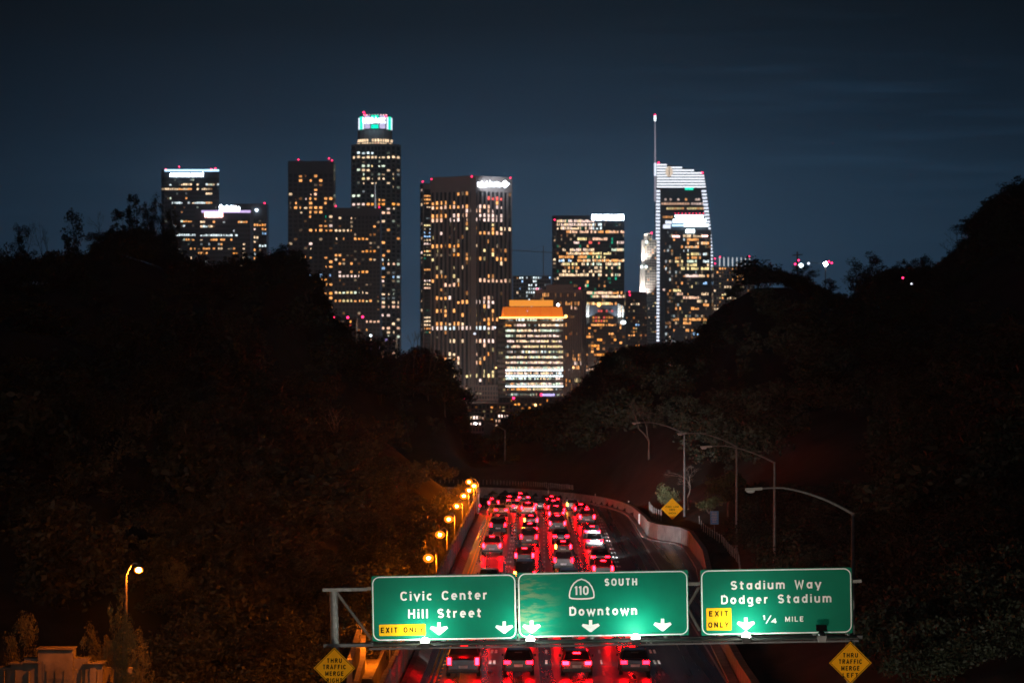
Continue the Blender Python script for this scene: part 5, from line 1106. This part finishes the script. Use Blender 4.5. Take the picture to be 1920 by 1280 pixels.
# 16 stepped glass tower in front
D = 3900
o, g_ = tower('office_tower', 'stepped glass tower with a bright white tiered top in front of the sail shaped tower', D, [(1247, 10), (1262, 0), (1333, 0)], 432, 690, [dict(n=4, pitch=6.8, p=.10, pal='cwo', style='glass', k=.9), dict(n=19, pitch=6.8, y0=432, style='glass', p=.05, pal='owyc', lit=[
 (440, 1278, 1318, .9, 'w'), (447, 1290, 1310, 1, 'o'), (453, 1280, 1330, .4, 'ow'), (460, 1275, 1328, .6, 'wo'), (474, 1288, 1308, .95, 'y'), (474, 1318, 1326, .6, 'c'), (481, 1265, 1278, .5, 'o'), (481, 1290, 1312, .6, 'o'), (488, 1266, 1280, .6, 'y'), (488, 1288, 1306, .95, 'g'), (488, 1314, 1328, .9, 'c'), (495, 1288, 1305, .9, 'y'), (495, 1315, 1327, .9, 'w'), (501, 1278, 1328, .6, 'y'), (508, 1270, 1280, .7, 'c'), (515, 1286, 1308, .9, 'P'), (515, 1310, 1320, .8, 'w'), (522, 1322, 1330, .8, 'w'), (529, 1318, 1328, .9, 'b'), (536, 1290, 1300, .6, 'y'), (543, 1264, 1276, .8, 'y'), (549, 1272, 1280, .9, 'p'), (549, 1314, 1328, .95, 'w'), (556, 1283, 1310, .95, 'p'), (563, 1308, 1328, .4, 'w'), (570, 1318, 1328, .9, 'o'), (577, 1245, 1275, .7, 'o'), (577, 1295, 1310, .95, 'o'), (598, 1253, 1272, .9, 'o'), (598, 1280, 1326, .8, 'o'), (605, 1283, 1296, .9, 'o'), (605, 1318, 1328, .7, 'y'), (618, 1250, 1300, .6, 'o'), (625, 1300, 1340, .7, 'b')])], M['towerD'], 0, 40)
for (a, b, c, e, m, l_) in ((1266, 1320, 402.5, 407.6, 'crownwhite', -8), (1262, 1324, 410.5, 417.5, 'crownwhite', -4), (1282, 1328, 419.5, 424.8, 'crownwhite', -1), (1260, 1281, 420.5, 424.3, 'strip', -1), (1248, 1260, 413.5, 419.5, 'ledwhite', -6), (1243.5, 1257.5, 421, 428, 'ledwhite', -3), (1285.5, 1302.5, 430, 437, 'crownwhite', 1), (1261, 1274, 442, 444.6, 'signpink', 1), (1316, 1327, 441.5, 444, 'signpink', 1)): tpanel(o, g_, 'tier_light', a, b, c, e, D, M[m], 2, l_)
mb = MB(); a = tp(g_, 1258, 432, D); b = tp(g_, 1329, 418, D); mb.box(a.x, b.x, 8, 34, a.z, b.z); a = tp(g_, 1265, 418, D); b = tp(g_, 1321, 402.6, D); mb.box(a.x, b.x, 12, 32, a.z, b.z); mb.build('tier', M['towerD'], o)
for k in range(9): mb = MB(); mb.ball(tp(g_, 1266+k*6.6, 400, D-1), .6); mb.build('beacon', M['red'], o)
# 17 luminous fins building
D = 3800
o, g_ = tower('office_building', 'broad building with a row of white floodlit fins along its roof', D, [(1338, 0), (1415, 0)], 500, 700, [dict(n=16, pitch=6.9, y0=500, p=.10, pal='oyw', lit=[(503, 1350, 1385, .7, 'o'), (510, 1345, 1375, .7, 'o'), (516, 1380, 1402, .8, 'o'), (524, 1360, 1400, .6, 'o'), (537, 1352, 1372, .7, 'w'), (551, 1352, 1372, .8, 'y'), (558, 1358, 1378, .9, 'w'), (579, 1340, 1352, .8, 'w'), (579, 1358, 1382, .9, 'w'), (590, 1336, 1345, .8, 'o'), (600, 1340, 1370, .8, 'o')])], M['towerC'], 0, 40, [(1350, 481.5), (1405, 481), (1340.5, 485), (1341, 494)], 'building', 'smaller downtown buildings')
for k in range(8): tpanel(o, g_, 'fin', 1349.3+k*8.05-1, 1349.3+k*8.05+1, 482.5, 499, D, glow('fin_glow', (.86, .92, .95), .9) if k == 0 else bpy.data.materials['fin_glow'], 1, .5)  # fins glow themselves, floodlighting put into their material
# hilltop lights on the right
D = 900
o = thing('light_mast', 'mast with a blazing white light and red beacons on the right hill', 'light mast', P(1548, 560, D)); b0 = o.location
mb = MB(); mb.tube([(0, .5, -14), P(1548, 495, D)-b0+Vector((0, .5, 0))], .14, 6); mb.build('mast', M['darksteel'], o)
mb = MB(); mb.tube([P(1510, 491, D)-b0, P(1547, 495, D)-b0], .06, 4); mb.build('arm', M['steel'], o)
for (x, y, r_, m) in ((1548, 495, .62, 'coollamp'), (1554, 490.5, .28, 'red'), (1559.5, 493, .28, 'red'), (1502, 498, .7, 'crownwhite'), (1516, 494, .4, 'ledwhite')): mb = MB(); mb.ball(P(x, y, D)-b0, r_); mb.build('lamp', M[m], o)
o = thing('utility_pole', 'dark wooden utility pole with a cross arm on the right hill', 'utility pole', P(1495, 540, 640)); b0 = o.location
mb = MB(); mb.tube([(0, 0, -8), P(1495, 472, 640)-b0], .14, 6); mb.build('pole', M['bark'], o); mb = MB(); a = P(1486, 479, 640)-b0; b = P(1505, 477.5, 640)-b0; mb.tube([a, b], .1, 5); mb.build('cross_arm', M['bark'], o)
for (x, y) in ((1497.5, 488), (1491, 495)): mb = MB(); mb.ball(P(x, y, 638)-b0, .2); mb.build('lamp', M['red'], o)
for i, (x, y, m, lb) in enumerate(((1478, 568, 'red', 'small red signal light low among the right hill trees'), (1693, 521, 'red', 'tiny red light on the dark right hill'), (1709, 532, 'ledwhite', 'tiny white light on the dark right hill'), (1486, 561, 'ledwhite', 'small white light above the red signal on the right hill'))):
    pz = P(x, y, 540); o = thing('signal_light', lb, 'light', (pz.x, 540, terrain(pz.x, 540))); h = pz.z-o.location.z
    mb = MB(); mb.tube([(0, .3, 0), (0, .3, h)], .05, 5); mb.build('post', M['darksteel'], o); mb = MB(); mb.ball((0, 0, h), .17); mb.build('lamp', M[m], o)

# low city in front of the towers
def low(label, D, px0, px1, py0, py1, m, wins, n, pitch, p, pal, k=1.0):
    o, g__ = tower('low_building', label, D, [(px0, 0), (px1, 0)], py0, py1, [dict(n=n, pitch=pitch, y0=py0+3, p=p, pal=pal, lit=wins, k=k)], m, 3, 25, (), 'building', 'low buildings in front of the towers')
    return o, g__
low('small pinkish building among trees at the foot of the grey towers', 1900, 670, 742, 630, 700, M['towerC'], [(640, 676, 700, .5, 'p')], 10, 8, .12, 'pPwv')
low('low dark building with scattered orange and pink lights left of the pinkish one', 2100, 575, 668, 596, 720, M['towerE'], [(603, 620, 660, .5, 'oO'), (613, 620, 660, .6, 'oOr'), (628, 610, 640, .6, 'Po')], 13, 7.5, .16, 'oOpPr')
low('white windowed low building glimpsed through the trees', 1700, 706, 742, 690, 720, M['towerB'], [(697, 712, 740, .9, 'w'), (705, 716, 740, .9, 'w')], 8, 7.5, .2, 'w')
low('brownish low building with a long roof below the brown tower', 1800, 846, 962, 756, 790, M['towerE'], [], 16, 8, .12, 'oOy')
low('long concrete podium at the foot of the brown tower', 2950, 840, 945, 722, 760, M['towerC'], [], 20, 8, .03, 'w')
low('small house with two rows of warm lit windows above the far lamp', 1300, 864, 908, 774, 812, M['towerE'], [(780, 866, 904, .85, 'pPw'), (792, 866, 904, .7, 'P')], 8, 11, .2, 'pP', 1.3)
low('dim building with three warm lights right of the small house', 1350, 928, 960, 772, 800, M['towerE'], [(779, 932, 952, .7, 'P')], 6, 9, .1, 'pw', 1.2)
low('dark flat building below the white lit building', 2300, 936, 1070, 744, 775, M['towerD'], [(759, 945, 975, .5, 'O')], 20, 7, .06, 'oO')
CL = 'city lamps between the trees and the towers'
for i, (x, y, m, D, lb) in enumerate(((673, 711, 'sodiumfar', 700, 'deep orange lamp glowing through the trees on the left'), (1004, 759, 'sodiumfar', 1500, 'orange lamp at the right of the low buildings'), (676, 687, 'ledwhite', 1500, 'white lamp low in front of the grey towers'), (711, 651, 'lavender', 1600, 'violet lamp right of the pinkish building'), (695, 629, 'crownwhite', 1700, 'white lamp on the pinkish building roof line'), (618, 629, 'crownwhite', 1700, 'white lamp at the left of the low dark building'), (872, 747, 'red', 1600, 'red lamp below the podium of the brown tower'), (963, 746, 'red', 1600, 'red lamp below the white lit building'), (790, 678, 'red', 1500, 'red lamp in the gap left of the brown tower'), (829, 697, 'crownwhite', 1500, 'white lamp before the foot of the brown tower'), (882, 737, 'crownwhite', 1600, 'upper white lamp above the red lamp below the podium'), (578, 595, 'red', 1400, 'first red lamp from the left before the grey towers'), (598, 595, 'red', 1400, 'second red lamp from the left before the grey towers'), (625, 595, 'red', 1400, 'third red lamp from the left before the grey towers'), (652, 595, 'red', 1400, 'fourth red lamp from the left before the grey towers'), (680, 594, 'red', 1400, 'largest red lamp from the left row before the grey towers'), (890, 625.5, 'ledwhite', 2600, 'left bluish white point light on the brown tower'), (928, 614, 'ledwhite', 2600, 'right bluish white point light on the brown tower'))):
    p = P(x, y, D); o = thing('city_lamp', lb, 'street lamp', (p.x, D, -9.9), 0, CL); h = p.z+9.9; r_ = .62*D/1500
    mb = MB(); mb.tube([(0, .4, 0), (0, .4, h)], .12, 5); mb.build('pole', M['darksteel'], o); mb = MB(); mb.ball((0, 0, h), r_, r_, r_*.9, 8, 5); mb.build('lamp', M[m], o)

WL = 'wash lamps added before the downtown towers'
for i, (x, D, e, c) in enumerate(((390, 2950, 4e4, (1, .62, .40)), (585, 3020, 4e4, (1, .60, .42)), (700, 3050, 4.6e4, (1, .66, .5)), (850, 2880, 6e4, (1, .66, .52)), (930, 2880, 4.6e4, (1, .66, .52)), (1075, 2720, 4e4, (1, .55, .4)), (1130, 2760, 3e4, (1, .6, .45)), (1290, 3600, 4.6e4, (.8, .85, 1)), (1370, 3560, 4.6e4, (1, .7, .5)))):  # lamps added to wash the tower fronts, standing for many street lights
    D -= 90; o = thing('city_lamp', 'added wash lamp at the foot of the '+('pink sign tower', 'left grey tower', 'right grey tower', 'brown ribbed tower', 'orange crowned building', 'reddish brown building', 'building with white fins', 'sail shaped tower', 'luminous fins building')[i], 'street lamp', ((x-960)*D/F, D, -9.9), 0, WL)
    mb = MB(); mb.tube([(0, 0, 0), (0, 0, 30)], .2, 5); mb.build('pole', M['darksteel'], o); mb = MB(); mb.ball((0, .4, 30.6), .7); mb.build('lamp', M['sodiumfar'], o)
    ld = bpy.data.lights.new('wash_light', 'POINT'); ld.energy = e; ld.color = c; ld.shadow_soft_size = .5; lo = bpy.data.objects.new('wash_light', ld); COL.objects.link(lo); lo.parent = o; lo.location = (0, .8, 29)

# ------------------------------------------------------------------ traffic
def loft(mb, secs):
    k = len(secs[0][1]); base = len(mb.v)
    for y, pr in secs: mb.v += [(x, y, z) for x, z in pr]
    for i in range(len(secs)-1):
        for j in range(k): mb.f.append((base+i*k+j, base+i*k+(j+1) % k, base+(i+1)*k+(j+1) % k, base+(i+1)*k+j)); mb.c.append(None)
    mb.f.append(tuple(base+j for j in range(k))); mb.c.append(None); mb.f.append(tuple(base+(len(secs)-1)*k+j for j in range(k))[::-1]); mb.c.append(None)
KIND = {'sedan': dict(L=4.7, W=1.82, H=1.45, belt=.92, roof=(-1.25, .35), base=(-1.95, 1.25), tail=.98, hood=.86),
        'hatchback': dict(L=4.1, W=1.76, H=1.5, belt=.95, roof=(-1.55, .35), base=(-2.0, 1.15), tail=1.0, hood=.9),
        'suv': dict(L=4.75, W=1.92, H=1.76, belt=1.12, roof=(-1.95, .4), base=(-2.3, 1.2), tail=1.14, hood=1.06),
        'van': dict(L=5.3, W=1.98, H=2.1, belt=1.2, roof=(-2.45, 1.1), base=(-2.58, 1.75), tail=1.2, hood=1.12),
        'pickup': dict(L=5.5, W=1.98, H=1.85, belt=1.16, roof=(-.55, .75), base=(-.8, 1.45), tail=1.1, hood=1.1)}
def make_car(kind):
    K = KIND[kind]; hw = K['W']/2; L2 = K['L']/2; parts = {}
    def sec(w, z0, z1): return [(-w*.86, z0), (w*.86, z0), (w, z0+.18), (w*1.0, z0+(z1-z0)*.62), (w*.93, z1), (w*.5, z1+.02), (-w*.5, z1+.02), (-w*.93, z1), (-w*1.0, z0+(z1-z0)*.62), (-w, z0+.18)]
    b = MB(); t_, h_ = K['tail'], K['hood']
    loft(b, [(-L2, sec(hw*.86, .38, t_*.92)), (-L2+.12, sec(hw*.95, .27, t_)), (-L2+.8, sec(hw, .22, t_+.01)), (K['base'][0]+.2, sec(hw, .22, K['belt'])), (K['base'][1], sec(hw, .22, K['belt']-.01)), (L2-.7, sec(hw*.98, .22, h_-.06)), (L2-.15, sec(hw*.92, .25, h_-.18)), (L2, sec(hw*.8, .34, h_-.3))]); parts['body'] = b
    g = MB(); bl = K['belt']-.02; H = K['H']; y0, y1 = K['base']; r0, r1 = K['roof']; wb, wr = hw*.9, hw*.72
    g.hexa([(-wb, y0, bl), (wb, y0, bl), (wb, y1, bl), (-wb, y1, bl), (-wr, r0, H-.04), (wr, r0, H-.04), (wr, r1, H-.04), (-wr, r1, H-.04)]); parts['window'] = g
    r = MB(); r.hexa([(-wr-.02, r0-.05, H-.05), (wr+.02, r0-.05, H-.05), (wr+.02, r1+.05, H-.05), (-wr-.02, r1+.05, H-.05), (-wr*.9, r0+.1, H+.01), (wr*.9, r0+.1, H+.01), (wr*.9, r1-.1, H+.01), (-wr*.9, r1-.1, H+.01)])
    for s in (-1, 1):
        for (ya, yb) in ((y0, r0), (y1, r1)): r.tube([(s*(wb+.01), ya, bl), (s*(wr+.01), yb, H-.04)], .045, 4)
        r.tube([(s*(wb+.005), (y0+y1)/2, bl), (s*(wr+.01), (r0+r1)/2, H-.04)], .04, 4)
    parts['roof'] = r
    return K, parts
CARM = {}
def paint(cn, c):
    if cn not in CARM: CARM[cn] = mat('car_paint_'+cn, c, .3, metal=.2, var=.03, scale=2, coat=.6)
    return CARM[cn]
COLORS = {'black': (.012, .012, .014), 'charcoal': (.03, .03, .033), 'dark blue': (.012, .02, .06), 'dark red': (.12, .008, .01), 'grey': (.12, .125, .13), 'silver': (.32, .33, .34)}
CARMESH = {}
def car_mesh(kind):
    if kind in CARMESH: return CARMESH[kind]
    K, pr = make_car(kind); hw = K['W']/2; L2 = K['L']/2; zt = K['tail']; R = .33 if kind in ('sedan', 'hatchback') else .38; ms = {k: v.mesh(k, None) for k, v in pr.items()}
    for me in (ms['body'],): me.polygons.foreach_set('use_smooth', [False]*len(me.polygons))
    ty = MB(); ty.tube([(-.11, 0, 0), (.11, 0, 0)], R, 14); ms['tyre'] = ty.mesh('tyre', M['tyre']); rm = MB(); rm.tube([(-.12, 0, 0), (.12, 0, 0)], R*.6, 10); ms['rim'] = rm.mesh('rim', M['rim'])
    tall = kind in ('van', 'suv', 'pickup', 'hatchback'); z0, z1 = (zt-.34, zt+.06) if tall else (zt-.26, zt-.06); w0 = hw*.52 if not tall else hw*.72
    for s, nm in ((-1, 'tl'), (1, 'tr')):
        a = MB(); xs = sorted((s*w0, s*hw*.93)); a.box(xs[0], xs[1], -L2-.03, -L2+.16, z0, z1); ms[nm] = a.mesh('tail_lamp', None)
        a = MB(); xs = sorted((s*hw*.5, s*hw*.88)); a.box(xs[0], xs[1], L2-.2, L2-.02, K['hood']-.34, K['hood']-.2); ms['h'+nm[1]] = a.mesh('head_lamp', M['head'])
        a = MB(); xs = sorted((s*hw*1.0, s*hw*1.14)); a.box(xs[0], xs[1], .72, .86, K['belt'], K['belt']+.14); ms['m'+nm[1]] = a.mesh('mirror', M['chrome'])
    a = MB(); a.box(-.26, .26, -L2-.02, -L2+.06, .55, .70); ms['plate'] = a.mesh('licence_plate', M['plate'])
    a = MB(); a.box(-hw*.9, hw*.9, -L2-.07, -L2+.1, .32, .5); ms['bumper'] = a.mesh('bumper', M['chrome'])
    a = MB(); y = K['base'][0]+(K['roof'][0]-K['base'][0])*.85; a.box(-.22, .22, y-.07, y+.02, K['H']-.14, K['H']-.09); ms['third'] = a.mesh('brake_lamp', None)
    CARMESH[kind] = (K, ms, R); return CARMESH[kind]
def put(me, name, par, m=None, loc=(0, 0, 0)):
    o = bpy.data.objects.new(name, me); COL.objects.link(o); o.parent = par; o.location = loc
    if m:
        if len(me.materials) == 0: me.materials.append(m)
        o.material_slots[0].link = 'OBJECT'; o.material_slots[0].material = m
    return o
def car(kind, cn, pos, dirv, label, lit='tail', ind=None, beam=None):
    K, ms, R = car_mesh(kind); o = thing({'sedan': 'sedan_car', 'hatchback': 'hatchback_car', 'suv': 'suv_car', 'pickup': 'pickup_truck', 'van': 'van_car'}[kind], label, 'car', (pos.x, pos.y, .005), math.atan2(-dirv.x, dirv.y), 'cars driving away along the freeway'); pm = paint(cn, COLORS[cn])
    put(ms['body'], 'body', o, pm); put(ms['window'], 'window', o, M['carglass']); put(ms['roof'], 'roof', o, pm)
    L2 = K['L']/2
    for sx in (-1, 1):
        for yy in (-L2+.95, L2-.95):
            w_ = put(ms['tyre'], 'wheel', o, None, (sx*(K['W']/2-.1), yy, R)); put(ms['rim'], 'rim', w_)
    tm = M['tail'] if lit == 'tail' else M['brake']
    put(ms['tl'], 'tail_lamp', o, M['amber'] if ind == 'l' else tm); put(ms['tr'], 'tail_lamp', o, M['amber'] if ind == 'r' else tm)
    put(ms['hl'], 'head_lamp', o); put(ms['hr'], 'head_lamp', o); put(ms['ml'], 'mirror', o); put(ms['mr'], 'mirror', o); put(ms['plate'], 'licence_plate', o); put(ms['bumper'], 'bumper', o)
    put(ms['third'], 'brake_lamp', o, M['brake'] if lit == 'brake' else M['chrome'])
    ld = bpy.data.lights.new('headlight', 'SPOT'); ld.energy = 600; ld.spot_size = math.radians(70)
    if beam: ld.energy = beam[0]; ld.spot_size = math.radians(beam[1]); ld.spot_blend = .8; ld.shadow_soft_size = .15; ld.color = random.choice(((1, .86, .68), (.95, .97, 1), (1, .93, .82)))
    lo = bpy.data.objects.new('headlight_beam', ld); COL.objects.link(lo); lo.parent = o; lo.location = (0, L2+.1, .68); lo.rotation_euler = (math.radians(83 if not beam else beam[2]), 0, math.radians(beam[3]) if beam else 0)
    return o
for (kd, cn, x0, y, bm, lb) in (('suv', 'charcoal', -4.5, 88, (20000, 34, 95, 4), 'unseen charcoal tall car added in the leftmost traffic lane, short of the gantry'), ('sedan', 'black', 5.5, 92, (24000, 30, 95, -11), 'unseen black sedan added in the fourth traffic lane, short of the gantry'), ('sedan', 'grey', 2.0, 104, None, 'unseen grey sedan added in the third traffic lane, short of the gantry'), ('hatchback', 'dark blue', -1.3, 118, None, 'unseen dark blue hatchback added in the second traffic lane, short of the gantry')):  # out of view cars, added so their headlights brighten the gantry signs
    car(kd, cn, Vector((x0+TILT*y, y)), Vector((TILT, 1)).normalized(), lb, 'tail', None, bm)
rc = random.Random(21); LN = ['leftmost', 'second', 'third', 'fourth']; nth = ['first', 'second', 'third', 'fourth', 'fifth', 'sixth', 'seventh', 'eighth', 'ninth', 'tenth', 'eleventh', 'twelfth', 'thirteenth', 'fourteenth', 'fifteenth', 'sixteenth', 'seventeenth', 'eighteenth', 'nineteenth', 'twentieth']
for li, x0 in enumerate((-4.55, -1.35, 2.05, 5.45)):
    pts = resample(lane_path(x0, 0, 1.2), .5); pos = 186+rc.uniform(0, 10); k = 0; tot = len(pts)*.5-4
    while pos < tot:
        p, dv = pts[int(pos/.5)]; kind = rc.choice(['sedan', 'sedan', 'sedan', 'hatchback', 'hatchback', 'suv', 'pickup', 'van']); cn = rc.choice(['black', 'black', 'charcoal', 'charcoal', 'dark blue', 'dark red', 'grey', 'silver']); bendy = p.y > 372
        if p.x < -8.3 and p.y > 380: break
        car(kind, cn, p+Vector((dv.y, -dv.x))*rc.uniform(-.25, .25), dv, f"{cn} {kind.replace('suv', 'tall car').replace('pickup', 'pickup truck')} in the {LN[li]} traffic lane, {nth[k]} one past the gantry", 'brake' if rc.random() < (.7 if bendy else .4) else 'tail', rc.choice([None]*(5 if not bendy else 2)+['l']), (42000, 24, 92, -9) if li == 3 and 285 < p.y < 325 else None)  # fourth lane gets an overdriven aimed beam, added to brighten the far diamond
        pos += rc.uniform(9, 14) if bendy else rc.uniform(18, 36) if li != 0 else rc.uniform(26, 46); k += 1
